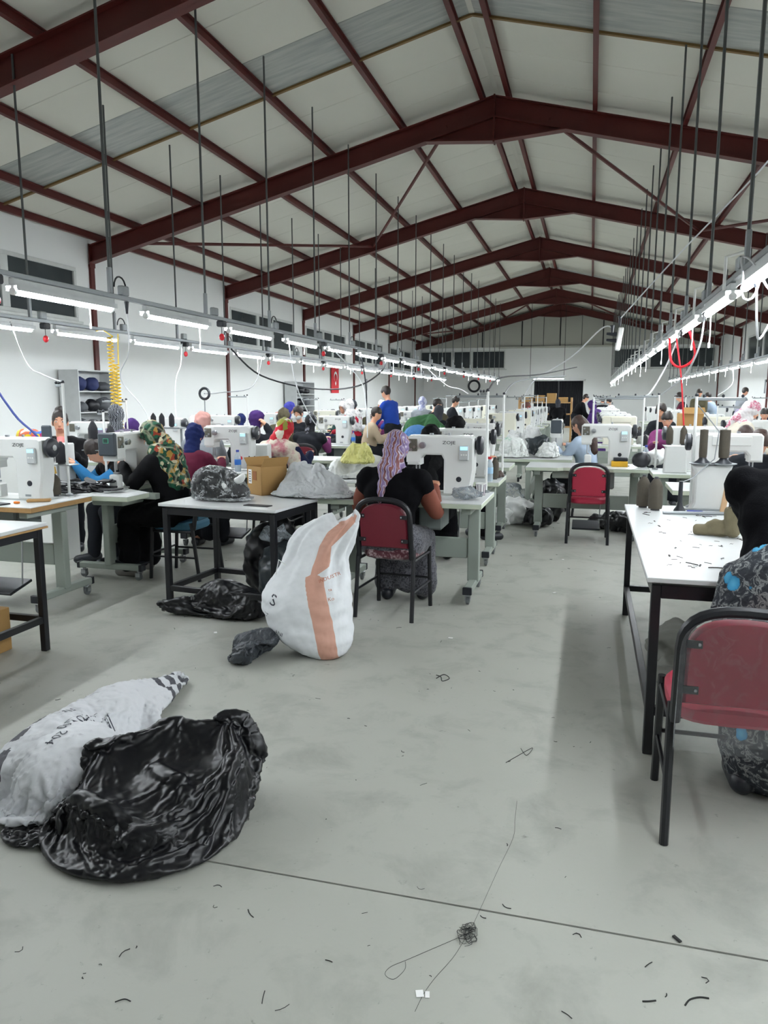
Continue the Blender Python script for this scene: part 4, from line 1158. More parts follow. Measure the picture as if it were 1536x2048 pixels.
# under the middle workbench
draped('plastic_bag', 'flat black bag spilling past the leg under the middle workbench', 'bag', [('e', (-2.47, 4.8, .2), (.36, .24, .19), None), ('c', (-2.75, 4.70, .14), (-2.95, 4.62, .12), .08, .04)],
    [('e', (-2.5, 4.78, .12), (.2, .1, .13), None), ('e', (-2.3, 4.75, .1), (.12, .1, .1), None), ('c', (-2.75, 4.68, .1), (-2.93, 4.62, .09), .03, .02)], BPL, 22, 0, .02, .3, 8, .002)
film_bag('plastic_bag', 'tall dark grey bag under the middle workbench behind the tall sack', 'bag', [('e', (-2.12, 4.98, .26), (.2, .18, .27), None), ('c', (-2.1, 5.0, .4), (-2.05, 5.05, .52), .12, .06)], mat_plastic('slate_film', '#2f363a', .3, 1, .5, 24, .3), .06, .011, 28, .004)
film_bag('plastic_bag', 'crumpled clear bag on top of the dark heap under the workbench', 'bag', [('e', (-2.2, 4.98, .56), (.12, .1, .075), None)], GPL, 0.055, 0.02, 35, None)
film_bag('plastic_bag', 'shiny black bag at the back under the middle workbench', 'bag', [('e', (-2.38, 5.22, .3), (.18, .13, .32), None), ('e', (-2.25, 5.26, .55), (.14, .1, .12), None)], BPL, .06, .012, 42, .004)

# ------------------------------------------------------------------ on the middle workbench
cb = draped('plastic_bag', 'clear knotted bag of black shoe parts on the middle workbench', 'bag', [('e', (-2.63, 5.0, .99), (.235, .2, .18), None), ('e', (-2.46, 4.96, .88), (.13, .13, .08), None)],
    [('e', (-2.68, 5.0, .92), (.15, .13, .13), None), ('e', (-2.5, 4.98, .87), (.11, .10, .08), None), ('c', (-2.5, 4.98, .93), (-2.48, 5.0, 1.0), .03, .02)], CPL, 20, .8, .013, .2, 6, .003)
bag('contents', None, None, [('e', (-2.68, 5.0, .915), (.145, .125, .122), None), ('e', (-2.5, 4.98, .865), (.105, .095, .07), None)], M('black_offcuts', '#101115', .6), .012, [(.02, 6, 4, 3), (.01, 13, 5, 9)], .804, 1, None, cb)
bag('knot', None, None, [('c', (-2.44, 4.93, .96), (-2.40, 4.93, .985), .03, .02), ('c', (-2.52, 4.9, .9), (-2.53, 4.88, .93), .02, .015)], WPL, .008, [(.008, 10, 4, 3)], None, 1, None, cb)

bx = thing('carton', 'brown cardboard carton with a paper label on the middle workbench', 'box', (-2.44, 5.44, .8), -32)
mb = MB()
for lo, hi in (((-.1, -.12, 0), (.1, -.115, .22)), ((-.1, .115, 0), (.1, .12, .22)), ((-.1, -.12, 0), (-.095, .12, .22)), ((.095, -.12, 0), (.1, .12, .22)), ((-.1, -.12, 0), (.1, .12, .005))): mb.b2(lo, hi)
mb.build('walls', CARD, bx, 0)
for s_, a in ((-1, 50), (1, 62)):
    MB().box((s_*(.1+.035*math.cos(R(a))), 0, .22+.04*math.sin(R(a))), (.08, .23, .005), 0, Matrix.Rotation(-s_*R(a), 4, 'Y')).build('flap', CARD, bx, 0)
lb = MB().box((-.055, -.1215, .14), (.045, .002, .11)).build('label', PAPER, bx, 0)
for k in range(5): MB().box((-.055, -.1228, .105+.018*k), (.03 - .006*(k % 3), .001, .006)).build('label_print', DARK, lb, 0)
MB().box((.01, -.1215, .15), (.05, .002, .07)).build('print_patch', M('card_print', '#8f5a34', .8), bx, 0)

draped('cloth_sack', 'slumped grey cloth sack lying across the workbench and the sewing table', 'sack', [('e', (-2.04, 5.4, 1.08), (.40, .27, .27), None), ('e', (-1.78, 5.32, .93), (.18, .18, .12), None)],
    [('e', (-2.18, 5.46, .95), (.09, .03, .16), RZ_(20)), ('e', (-2.0, 5.42, .92), (.03, .1, .15), RZ_(-20)), ('e', (-1.86, 5.36, .87), (.12, .03, .1), RZ_(15)), ('e', (-2.2, 5.3, .85), (.08, .05, .08), None), ('e', (-2.0, 5.3, .84), (.2, .08, .06), None)], GSACK, 25, .8, .0155, .08, 10, .0, [lambda V: V[:, 0]*0], None, .0012, 2)
draped('plastic_bag', 'white plastic bag heap left of the second middle machine', 'bag', [('e', (-2.2, 6.75, .99), (.26, .24, .18), None), ('e', (-1.9, 6.85, .97), (.22, .2, .16), None)],
    [('e', (-2.28, 6.75, .88), (.08, .1, .1), None), ('e', (-2.05, 6.85, .9), (.08, .08, .13), None), ('e', (-1.88, 6.85, .88), (.08, .08, .1), None)], WPL, 20, .8, .018, .2, 6, .002)
draped('plastic_bag', 'yellow tinted plastic bag on the white bag heap', 'bag', [('e', (-2.05, 6.6, 1.08), (.2, .14, .13), None)], [('e', (-2.1, 6.6, 1.02), (.03, .06, .12), RZ_(20)), ('e', (-1.98, 6.6, 1.03), (.03, .06, .12), RZ_(-30))], mat_plastic('yellow_bag', '#dcd98a', .35, 1, .4, 22, .15), 17, .94, .014, .1, 8, .0015)
tag(MB().b2((-2.55, 6.45, .78), (-1.97, 7.15, .8), .004).build('shelf_board', LAM), 'white side board carrying plastic bags beside the second middle machine', 'board')
for q in ((-2.5, 6.5), (-2.02, 6.5), (-2.5, 7.1), (-2.02, 7.1)): MB().b2((q[0]-.02, q[1]-.02, 0), (q[0]+.02, q[1]+.02, .78)).build('leg', BLACK, bpy.data.objects['shelf_board'], 0)
tag(MB().box((-2.22, 4.78, .803), (.2, .07, .006), .003, Matrix.Rotation(R(-8), 4, 'Z')).build('shoe_insole', M('black_offcuts')), 'flat black piece near the front edge of the middle workbench', 'shoe part')

# ------------------------------------------------------------------ on the first middle sewing table
film_bag('plastic_bag', 'grey film bag on the corner of the nearest middle sewing table', 'bag', [('e', (-.87, 5.5, .84), (.13, .12, .045), None), ('e', (-.92, 5.5, .87), (.06, .06, .045), None)], GPL, 0.042, 0.013, 70, .803)
cp = thing('paper_cup', 'striped paper cup on the nearest middle sewing table', 'cup', (-.79, 5.72, .8))
MB().lathe([(.028, 0), (.038, .095), (.04, .1), (.036, .1), (.026, .004), (0, .004)], 20).build('cup', PAPER, cp)
for k in range(9):
    a = 2*PI*k/9; MB().tube([(.0295*math.cos(a), .0295*math.sin(a), .004), (.0385*math.cos(a), .0385*math.sin(a), .092)], .003, 4).build('stripe', M('cup_stripe', '#4c3a4a', .6), cp)
tag(MB().box((-1.27, 5.36, .806), (.12, .06, .012), .004, Matrix.Rotation(R(15), 4, 'Z')).build('cutter', M('blue_plastic', '#2b3f9c', .4)), 'blue thread cutter beside the throat of the nearest middle machine', 'tool')
tag(MB().box((-1.1, 5.35, .806), (.13, .05, .012), .004, Matrix.Rotation(R(-10), 4, 'Z')).build('cutter', M('dark_red_plastic', '#6d1f25', .5)), 'dark red cutter beside the blue one, nearest middle sewing table', 'tool')
def bottle(label, x, y, z, capm, liq, lab):
    b = thing('water_bottle', label, 'bottle', (x, y, z))
    MB().lathe([(0, 0), (.03, 0), (.033, .01), (.033, .14), (.028, .165), (.013, .19), (.013, .2), (0, .2)], 16).build('bottle_body', liq, b)
    MB().lathe([(0, .2), (.016, .2), (.016, .222), (0, .222)], 12).build('cap', capm, b)
    MB().lathe([(.0335, .07), (.0342, .072), (.0342, .125), (.0335, .127)], 16).build('label_band', lab, b)
    return b
CLB = mat_plastic('bottle_clear', '#c9d8e0', .1, .55, .7, 5, .05)
bottle('water bottle with red cap on the second middle table', -.86, 6.78, .8, REDP, CLB, M('label_blue', '#9fc3dc', .5))
bottle('water bottle with blue label beside the red gauge machine', -3.46, 7.0, .8, M('blue_plastic'), CLB, M('label_deep_blue', '#2d6fc4', .5))
bottle('water bottle on the table before the black vest', -3.62, 11.42, .8, M('blue_plastic'), CLB, M('label_deep_blue'))
bottle('water bottle behind the machine with the yellow box', .62, 8.9, .8, M('blue_plastic'), CLB, M('label_deep_blue'))

def cn(label, x, y, z, mat=CONE, h=.17, r=.042):
    c = cone('thread_cone', mat, h, r); c.location = (x, y, z); c['label'] = label; return c
cn('brown thread cone behind the red capped bottle', -.83, 6.95, .8, CONE, .2, .035)
bag('offcut_heap', 'heap of brown leather pieces behind the red capped bottle', 'offcuts', [('e', (-1.0, 7.25, .84), (.16, .1, .05), None), ('e', (-.88, 7.1, .82), (.12, .08, .03), None)], M('brown_offcuts', '#3f2f29', .7), .012, [(.02, 6, 5, 3), (.01, 14, 5, 6)], .803, 1)
# ------------------------------------------------------------------ left front table
cn('tall brown thread cone standing on the plywood edged table', -3.95, 4.86, .8, CONE, .17, .045)
tag(MB().lathe([(.0, 0), (.024, 0), (.014, .05), (.012, .055), (0, .055)], 14, (-3.95, 4.86, .974)).build('spool_tip', M('yellow_plastic', '#c9a13a', .5)), 'yellow plastic core sticking out of the tall brown cone', 'spool core')
ps = pole_stand('white pole stand on the plywood edged table with two black cones', (-3.86, 4.94-.03, .8), 0, .86, .06)
MB().box((-.12, .04, .235), (.3, .12, .008), .002).build('cone_plate', GALV, ps)
MB().cyl((-.12, .04, .0), (-.12, .04, .235), .009, n=8).build('plate_post', GALV, ps)
cn('black thread cone on the stand plate, left of the pair on the plywood table', -4.06, 4.95, 1.039, CONEK, .17, .043); cn('black thread cone on the stand plate, right of the pair on the plywood table', -3.945, 4.95, 1.039, CONEK, .17, .043)
tag(MB().box((-4.02, 4.36, .806), (.15, .08, .009), .003, Matrix.Rotation(R(-12), 4, 'Z')).build('mobile_phone', DARK), 'dark mobile phone lying before the leftmost machine', 'phone')
tag(MB().box((-3.84, 4.55, .812), (.05, .16, .02), .004, Matrix.Rotation(R(-60), 4, 'Z')).build('wooden_wedge', PLY), 'small wooden wedge right of the leftmost machine', 'wedge')
tag(MB().box((-3.92, 4.42, .81), (.04, .025, .016), .004).build('clip', M('orange_plastic', '#e07a22', .5)), 'small orange clip before the leftmost machine', 'clip')
cx_ = thing('carton', 'cardboard carton on the floor under the left workbench', 'box', (-3.62, 3.58, 0), 0)
MB().b2((-.2, -.15, 0), (.2, .15, .27), .004).build('carton_body', CARD, cx_); MB().box((0, 0, .274), (.05, .3, .002)).build('tape', M('tape', '#b9a27a', .4), cx_, 0)
MB().box((.201, -.02, .14), (.002, .04, .04), 0, Matrix.Rotation(R(45), 4, 'X')).build('printed_mark', PAPER, cx_, 0)
# black cut pieces on the rotated table
rr = random.Random(5); pm = []
for k in range(46):
    if len(pm) < 4:
        n = 9; pl = [((.075+.025*rr.random())*math.cos(2*PI*i/n), (.03+.02*rr.random())*math.sin(2*PI*i/n)) for i in range(n)]
        mb = MB(); mb.add([(a, b, .002*math.sin(a*40)) for a, b in pl]+[(a, b, .006+.01*abs(a)*8*abs(a)*8) for a, b in pl], [tuple(range(n-1, -1, -1)), tuple(range(n, 2*n))]+[(i, (i+1) % n, n+(i+1) % n, n+i) for i in range(n)])
        me = mb.mesh('shoe_piece'); me.materials.append(M('black_leather', '#15161c', .45, var=.25)); pm.append(me)
    o = obj('shoe_piece', pm[k % 4], None, None, (-4.05+rr.gauss(0, .1)+.25*rr.random(), 5.2+rr.gauss(0, .09), .806+.0022*k*rr.random()))
    o.rotation_euler = (rr.gauss(0, .15), rr.gauss(0, .15), rr.random()*6)
    tag(o, 'black leather shoe piece in the heap on the cut-out table', 'shoe part', 'black shoe pieces heaped on the cut-out table')
pl_ = pole_stand('thread stand with black cones behind the slate panel machine', (-4.3, 6.0, .8), 0, .62, .06)
MB().box((-.06, .0, .27), (.3, .12, .008), .002).build('cone_plate', GALV, pl_)
cn('large black cone behind the slate panel machine', -4.42, 6.0, 1.075, CONEK, .26, .045); cn('second black cone behind the slate panel machine', -4.27, 6.05, 1.075, CONEK, .22, .04)
for i, x in enumerate((-5.36, -5.24, -5.1)): cn('%s of three black cones on the shelf behind the green scarf' % ('left', 'middle', 'right')[i], x, 8.5, 1.18, CONEK, .17, .036)
tag(MB().b2((-5.5, 8.42, 1.16), (-4.95, 8.58, 1.18)).build('cone_shelf', GALV), 'narrow metal shelf carrying three black cones', 'shelf')
for x in (-5.48, -4.97): MB().b2((x-.01, 8.49, 0), (x+.01, 8.51, 1.16)).build('post', GALV, bpy.data.objects['cone_shelf'], 0)
for i in range(4): cn('brown cone in the row right of the blue labelled bottle, %s from left' % ORD[i], -3.36+.06*i, 7.06, .8, CONE, .15, .028)

# ------------------------------------------------------------------ right workbench and beyond
cn('brown cone at the far corner of the right workbench', .375, 5.42, .8, CONE, .22, .045); cn('brown cone nearer on the far corner of the right workbench', .445, 5.3, .8, CONE, .22, .047)
c_ = thing('cone_post', 'black flared cone holder on the right workbench', 'cone holder', (.6, 5.3, .8))
MB().lathe([(0, 0), (.04, 0), (.036, .012), (.02, .035), (.015, .06), (.013, .2), (0, .2)], 16).build('holder', DARK, c_)
cs_ = thing('cone_pedestal', 'white moulded pedestal with cone plates at the end of the right workbench', 'pedestal', (.80, 5.42, .8))
MB().prism([(-.13, 0), (.13, 0), (.115, .03), (.115, .27), (.125, .3), (-.125, .3), (-.105, .26), (-.105, .05)], -.05, .06, .012).build('pedestal_body', MACH, cs_)
for x in (-.06, .07): MB().lathe([(0, .3), (.05, .3), (.085, .312), (.085, .316), (0, .316)], 20, (x, -.0, 0)).build('cone_plate', GALV, cs_)
MB().b2((-.2, -.075, 0), (.2, -.065, .012)).build('base_rail', GALV, cs_)
for i, x in enumerate((.74, .87)):
    f = thing('thread_cone', 'brown cone with flared black foot, %s on the white pedestal' % ('left', 'right')[i], 'thread cone', (x, 5.42, 1.117))
    MB().lathe([(0, 0), (.055, 0), (.03, .02), (.022, .035), (0, .035)], 18).build('flared_foot', DARK, f)
    MB().lathe([(0, .035), (.024+.008*i, .035), (.026+.008*i, .06), (.026+.008*i, .22), (0, .225)], 16).build('wound_thread', CONE, f)
tag(MB().box((.875, 5.30, .885), (.035, .02, .17), .006, Matrix.Rotation(R(7), 4, 'Y')).build('wooden_stick', M('pale_wood', '#c9a57f', .6)), 'flat wooden stick leaning on the white pedestal', 'stick')
tag(MB().box((.69, 5.26, .807), (.1, .03, .012), .005, Matrix.Rotation(R(-12), 4, 'Z')).build('blue_marker', M('blue_plastic')), 'blue marker before the white pedestal', 'marker')
tag(MB().tube([(.48, 5.12, .812), (1.0, 5.2, .812)], .011, 8).build('metal_bar', GALV), 'grey metal bar lying across the right workbench', 'bar')
pole_stand('white pole with crossbar left of the white pedestal', (.69, 5.5, .8), 180, .76, .3)
MB().tube([(.7, 5.49, 1.5), (.82, 5.35, 1.33), (.8, 5.33, 1.15), (.67, 5.32, 1.02), (.6, 5.3, .99)], .004, 5).build('thread_line', GALV, bpy.data.objects['cone_post']).matrix_parent_inverse = Matrix.Translation((-.6, -5.3, -.8))
def boot(label, x, y, rz, mat, s=1.0):
    b = thing('shoe_upper', label, 'shoe', (x, y, .8), rz)
    mb = MB(); prims(mb, [('c', (0, -.03, .035), (0, .15*s, .03), .034, .03), ('c', (0, -.02, .04), (0, -.03, .15*s), .042, .048), ('e', (0, .05, .05), (.034, .07, .045), None)])
    me = union(mb, .007, 2, 'upper'); crease(me, [(.006, 9, 4, 3, 1)], .002)
    bm = bmesh.new(); bm.from_mesh(me); bmesh.ops.delete(bm, geom=[f for f in bm.faces if f.calc_center_median().z > .165*s], context='FACES'); bm.to_mesh(me); bm.free()
    o = obj('upper', me, mat, b); md = o.modifiers.new('thickness', 'SOLIDIFY'); md.thickness = .006; return b
SUEDE = M('taupe_suede', '#7b6f68', .85, var=.12, bump=.2, bs=120); SUEDE2 = M('olive_suede', '#6f6750', .85, var=.12, bump=.2, bs=120)
boot('taupe suede boot upper lying open by the pedestal, right workbench', .93, 4.95, -60, SUEDE); boot('olive suede boot upper with pale toe on the right workbench', .74, 4.35, 70, SUEDE2)
boot('taupe boot upper half hidden behind the black blouse', .9, 4.55, 30, SUEDE)
for k in range(60):
    if k == 0:
        me = MB().tube([(-.02, 0, 0), (-.005, .006, .002), (.008, -.004, 0), (.022, .003, .001)], .0016, 4).mesh('trim_scrap'); me.materials.append(M('scrap_dark', '#3c3a38', .9))
    o = obj('thread_scrap', me, None, None, (.36+.5*rr.random(), 3.45+1.75*rr.random(), .802)); o.rotation_euler = (0, 0, rr.random()*6); s_ = .5+rr.random(); o.scale = (s_, s_, s_)
    tag(o, 'short dark thread trimming lying on the right workbench', 'thread', 'thread trimmings on the right workbench')
# beyond: second pedestal, helmets of cloth, yellow box
tag(MB().box((.33, 8.62, .83), (.17, .12, .06), .004).build('small_box', M('yellow_box', '#d6a51e', .5)), 'yellow box under the arm of the machine behind the red chair', 'box')
tag(MB().box((.34, 8.62, .88), (.15, .1, .035), .006).build('small_box', DARK), 'dark box on top of the yellow box', 'box')
hb = bag('shoulder_bag', 'black rounded bag with steel rim right of the yellow box machine', 'bag', [('e', (.55, 8.55, .88), (.1, .07, .085), None)], M('black_leather'), .01, [(.004, 8, 4, 3)], .803, 3)
MB().tube([(.55+.1*math.cos(a), 8.51, .885+.085*math.sin(a)) for a in [R(-30+24*i) for i in range(11)]], .006, 6).build('rim', STEELM, hb)
film_bag('plastic_bag', 'white plastic bag behind the black rounded bag', 'bag', [('e', (.72, 8.75, .9), (.14, .12, .1), None)], WPL, 0.055, 0.02, 77, .803)
cs2 = thing('cone_pedestal', 'white moulded pedestal with two brown cones, second behind the right workbench', 'pedestal', (.84, 8.02, .8))
MB().prism([(-.11, 0), (.11, 0), (.1, .25), (.13, .28), (-.13, .28), (-.1, .25)], -.05, .06, .012).build('pedestal_body', MACH, cs2)
cn('left brown cone on the second pedestal', .775, 8.02, 1.08, CONE, .19, .034); cn('right brown cone on the second pedestal', .905, 8.02, 1.08, CONE, .19, .034)
pole_stand('white pole with crossbar left of the second pedestal', (.68, 8.35, .8), 0, .78, .42); pole_stand('white pole with crossbar beside the second middle machine', (-.80, 7.28, .8), 0, .78, .45)
pole_stand('white pole at the rear corner of the nearest middle table', (-.78, 5.95, .8), 0, .80, .06)
pole_stand('white pole with crossbar behind the machine with the yellow box', (.58, 9.0, .8), 0, .76, .5)
# white bag heap on the table left of the long haired woman
WGB = mat_scarf('white_green_bag', [(0, '#dfe3df'), (.62, '#e4e8e4'), (.68, '#9fcdb4'), (.74, '#e2e6e2')], 4, 'noise', .4)
for i, (x, y, r_, tnt) in enumerate(((-.93, 9.62, (.26, .2, .2), 'green striped'), (-.5, 9.66, (.18, .16, .13), 'rounded'), (-.76, 10.3, (.17, .15, .3), 'peaked'), (-1.0, 10.45, (.16, .14, .24), 'leaning'))):
    draped('plastic_bag', '%s white plastic bag in the heap left of the long haired woman' % tnt, 'bag', [('e', (x, y, .82+r_[2]), (r_[0]*1.1, r_[1]*1.15, r_[2]*1.15), None)],
        [('e', (x, y, .8+r_[2]*.6), (r_[0]*.55, r_[1]*.5, r_[2]*.6), None), ('c', (x-.05, y, .85), (x-.04, y, .8+r_[2]*1.6), .03, .02), ('c', (x+.07, y, .85), (x+.09, y, .8+r_[2]*1.45), .03, .02)], WPL if i else WGB, 18, .8, .02, .2, 6, .002, None, None, .003, i)
film_bag('plastic_bag', 'dark plastic bag behind the rounded white bag', 'bag', [('e', (-.62, 9.95, .93), (.17, .12, .14), None)], mat_plastic('slate_film', '#2f363a'), 0.055, 0.02, 91, .803)
for i, (x, y, r_, m_) in enumerate(((-.85, 9.3, (.25, .2, .18), WPL), (-.55, 9.2, (.2, .2, .14), BPL), (-.9, 9.6, (.2, .2, .25), GPL), (-.45, 9.6, (.2, .2, .3), BPL), (-.98, 8.98, (.14, .14, .13), WPL))):
    film_bag('plastic_bag', '%s bag heaped on the floor under the white bag table' % ('grey white', 'black flat', 'film', 'big black', 'small white')[i], 'bag', [('e', (x, y, r_[2]*.9), r_, None)], m_, .07, .026, 60+i, .004)
film_bag('plastic_bag', 'black bag heap under the notched sewing table', 'bag', [('e', (.45, 9.0, .12), (.2, .14, .13), None), ('e', (.3, 9.05, .1), (.15, .12, .1), None)], BPL, 0.055, 0.02, 105, .004)
bag('cloth_heap', 'grey leather offcut heap under the right workbench', 'offcuts', [('e', (.55, 4.6, .1), (.18, .2, .12), None), ('e', (.5, 4.25, .05), (.14, .16, .06), None)], M('grey_offcuts', '#8a8a84', .8), .012, [(.03, 4, 5, 3), (.015, 9, 5, 5)], .004, 1)
tag(MB().box((.48, 3.9, .02), (.09, .05, .035), .006, Matrix.Rotation(R(30), 4, 'Z')).build('candy_wrapper', REDP), 'red and white wrapper on the floor under the right workbench', 'wrapper')
# cloth heaps in the middle distance
DENIM = M('blue_cloth', '#4d82bd', .8, var=.15, bump=.2, bs=60); GREENC = M('green_cloth', '#3d6b44', .85, var=.2, bump=.2, bs=60)
draped('cloth_heap', 'blue cloth hanging over the carton on the side table', 'cloth', [('e', (-2.45, 10.65, 1.16), (.36, .26, .1), None)], [('e', (-2.42, 10.7, .98), (.2, .14, .17), None)], DENIM, 22, .62, .022, .5, 8, .003)
tag(MB().b2((-2.64, 10.55, .78), (-2.22, 10.85, 1.0), .004).build('carton', CARD), 'carton under the hanging blue cloth', 'box')
tag(MB().b2((-2.75, 10.4, .74), (-2.0, 10.95, .78)).build('side_table', LAM), 'small side table under the hanging blue cloth', 'table')
for q in ((-2.7, 10.45), (-2.05, 10.45), (-2.7, 10.9), (-2.05, 10.9)): MB().b2((q[0]-.02, q[1]-.02, 0), (q[0]+.02, q[1]+.02, .74)).build('leg', BLACK, bpy.data.objects['side_table'], 0)
draped('cloth_heap', 'dark green cloth heap behind the blue cloth', 'cloth', [('e', (-2.75, 12.35, 1.12), (.4, .26, .26), None), ('e', (-2.35, 12.3, 1.05), (.26, .22, .22), None)], [('e', (-2.85, 12.35, 1.0), (.16, .12, .22), None), ('e', (-2.55, 12.35, 1.0), (.12, .12, .28), None), ('e', (-2.3, 12.3, .92), (.12, .1, .14), None)], GREENC, 20, .8, .028, .4, 8, .004)

# ------------------------------------------------------------------ walls: shelves, flag, fittings
def shelf_unit(label, y0, w, seed):
    t = thing('shelf_unit', label, 'shelves', (XL+.06, y0, 0))
    GS = M('shelf_grey', '#c3c6c6', .5)
    for y in (0, w): MB().b2((0, y-.012, 0), (.42, y+.012, 2.06), .003).build('side_panel', GS, t)
    MB().b2((0, 0, 0), (.012, w, 2.06)).build('back_panel', GS, t, 0)
    rs = random.Random(seed)
    for k in range(6):
        z = .1+k*.39; MB().b2((.012, .012, z-.012), (.42, w-.012, z+.012), .002).build('shelf', GS, t)
    return t
for i, (y0, w, nm) in enumerate(((12.05, 1.2, 'nearer the camera'), (22.8, 1.6, 'by the flag'))):
    shelf_unit('tall grey shelf unit with dark goods against the left wall, ' + nm, y0, w, i)
    rs = random.Random(i)
    for k in range(1, 5):
        z = .1+k*.39+.012
        for j in range(3):
            m_ = [M('black_leather'), M('goods_grey', '#55585c', .7), M('goods_navy', '#26305c', .7)][rs.randrange(3)]
            hh = .16+.12*rs.random(); yy = y0+.1+w*.3*j
            bag('goods_bundle', '%s bundle on the %s shelf of the unit %s' % (('front', 'middle', 'rear')[j], ORD[k], nm), 'bundle', [('e', (XL+.28, yy+w*.14, z+hh*.5), (.14, w*.13, hh*.5), None)], m_, .03, [(.02, 5, 4, k*7+j)], z+.001, 1)
fg = thing('flag', 'red hanging flag with white crescent and star on the left wall', 'flag', (XL+.03, 27.8, 1.72))
mb = MB(); n = 24
vs = []; 
for off in (0, .006):
    for i in range(n+1):
        y = -.42+.84*i/n; xx = .02+.015*math.sin(i*1.1)+off; vs += [(xx, y, 0), (xx, y, 1.0)]
k = 2*(n+1); fs = [(2*i, 2*i+2, 2*i+3, 2*i+1) for i in range(n)]+[(k+2*i, k+2*i+1, k+2*i+3, k+2*i+2) for i in range(n)]
mb.add(vs, fs).build('cloth', M('flag_red', '#c8202c', .7), fg, 60)
def disc2(pts, x): return [(x, y, z) for y, z in pts]
o_, i_ = [], []
for a in range(0, 361, 12):
    o_.append((.2*math.cos(R(a)), .62+.2*math.sin(R(a)))); i_.append((.16*math.cos(R(a)), .57+.16*math.sin(R(a))))
ring = []
for (a, b) in zip(o_, i_): ring.append((a, b))
mb = MB(); vs = []; fs = []
for (a, b) in ring: vs += [(.058, a[0], a[1]), (.058, b[0], b[1])]
for q in range(len(ring)-1): fs.append((2*q, 2*q+2, 2*q+3, 2*q+1))
mb.add(vs, fs).build('crescent', PAPER, fg, 0)
st = [((.1 if k % 2 == 0 else .04)*math.sin(PI*k/5), .36+(.1 if k % 2 == 0 else .04)*math.cos(PI*k/5)) for k in range(10)]
MB().add([(.058, a, b) for a, b in st], [tuple(range(10))]).build('star', PAPER, fg, 0)
MB().cyl((.045, -.46, 1.0), (.045, .46, 1.0), .012, n=8).build('flag_rod', WHITE, fg)
wc = thing('wall_clock', 'dark ring shaped clock on the end wall', 'clock', (-6.32, YB-.02, 2.18))
MB().tube([(.3*math.cos(a), 0, .3*math.sin(a)) for a in [2*PI*i/28 for i in range(28)]], .06, 8, closed=True).build('rim', DARK, wc); MB().lathe([(0, 0), (.28, 0), (.28, .012), (0, .012)], 28, (0, .0, 0), Matrix.Rotation(PI/2, 4, 'X')).build('dial', PAPER, wc)
def fan(label, x, y, z, rz):
    f = thing('wall_fan', label, 'fan', (x, y, z), rz)
    MB().tube([(.22*math.cos(a), -.12, .22*math.sin(a)) for a in [2*PI*i/24 for i in range(24)]], .012, 6, closed=True).build('guard_ring', DARK, f)
    for k in range(12):
        a = PI*k/12; MB().tube([(.22*math.cos(a), -.12, .22*math.sin(a)), (0, -.18, 0), (-.22*math.cos(a), -.12, -.22*math.sin(a))], .004, 4).build('guard_wire', DARK, f)
    for k in range(3): MB().ell((.1*math.cos(2.09*k), -.12, .1*math.sin(2.09*k)), (.09, .008, .05), Matrix.Rotation(-2.09*k, 4, 'Y'), 10, 6).build('blade', M('fan_blade', '#5a5f64', .4), f)
    MB().cyl((0, -.14, 0), (0, 0, 0), .06, .05).build('motor', DARK, f); MB().box((0, .02, -.2), (.1, .04, .5), .01).build('mount', GALV, f); return f
fan('dark wall fan on the right wall above the standing men', XR-.06, 30.5, 2.15, 90)
fan('dark wall fan on the left wall behind the blue shirted man', XL+.06, 32.0, 2.3, -90)
tag(MB().b2((-9.2, YB-.05, 1.9), (-8.6, YB, 2.6), .01).build('notice_board', PAPER), 'pale notice sheet on the end wall near the left corner', 'notice')
# ------------------------------------------------------------------ people
KNIT = M('knit_black', '#0d0d10', .9, spec=.08, var=.2, vs=30, bump=.3, bs=150)
COAT = M('coat_black', '#0e0e11', .8, spec=.15, var=.15, bump=.2, bs=90)
NAVY = M('knit_navy', '#1d2340', .85, spec=.15, bump=.2, bs=90)
WINE = M('knit_wine', '#5a1f33', .85, spec=.15, bump=.2, bs=90)
PLUM = M('knit_plum', '#7a3a68', .85, spec=.15, bump=.2, bs=90)
BLUES = M('knit_blue', '#2f6f9e', .85, spec=.15, bump=.2, bs=90)
ROYAL = M('shirt_royal', '#24459e', .75, spec=.15, bump=.2, bs=60)
GREYV = M('vest_greyviolet', '#6a6173', .85, spec=.15, bump=.2, bs=90)
CREAM = M('jacket_cream', '#cfc8b8', .85, spec=.15, bump=.25, bs=70)
OLIVE = M('cloth_olive', '#4f4b3a', .85, spec=.15, bump=.2, bs=70)
PINKT = M('shirt_coral', '#e08a86', .8, spec=.15)
GREYB = M('cloth_grey', '#8d9298', .85, spec=.15, bump=.2, bs=80)
BROWNS = M('sleeve_brown', '#7d4a3d', .7, spec=.15, var=.1)
CHAR = M('cloth_charcoal', '#1f2126', .85, spec=.15, bump=.2, bs=80)
TEAL = M('cloth_teal', '#2c4a48', .85, spec=.15)
REDK = M('knit_red', '#a01f33', .85, spec=.15)
SKY = M('shirt_sky', '#aebfd2', .8, spec=.15)
WHITEC = M('cloth_white', '#dcdde0', .85, spec=.15)
BEIGE = M('cloth_beige', '#b8a68e', .85, spec=.15)
S_PURP = mat_scarf('scarf_purple_wave', [(0, '#77648c'), (.35, '#9b8bab'), (.5, '#cfcad2'), (.66, '#75626f'), (1, '#7d4742')], 9, 'wave')
S_GREEN = mat_scarf('scarf_green_floral', [(0, '#1d4a35'), (.34, '#15201a'), (.55, '#1f5a41'), (.7, '#a9843f'), (.82, '#8f3a26'), (.9, '#c9c0a0')], 30, 'voro', dfac=.5, detail='#b9b99c', dscale=7)
S_RED = mat_scarf('scarf_red_floral', [(0, '#b51f2c'), (.4, '#c4266a'), (.55, '#8f9140'), (.7, '#d8d2c0'), (.85, '#b3202a')], 12, 'voro')
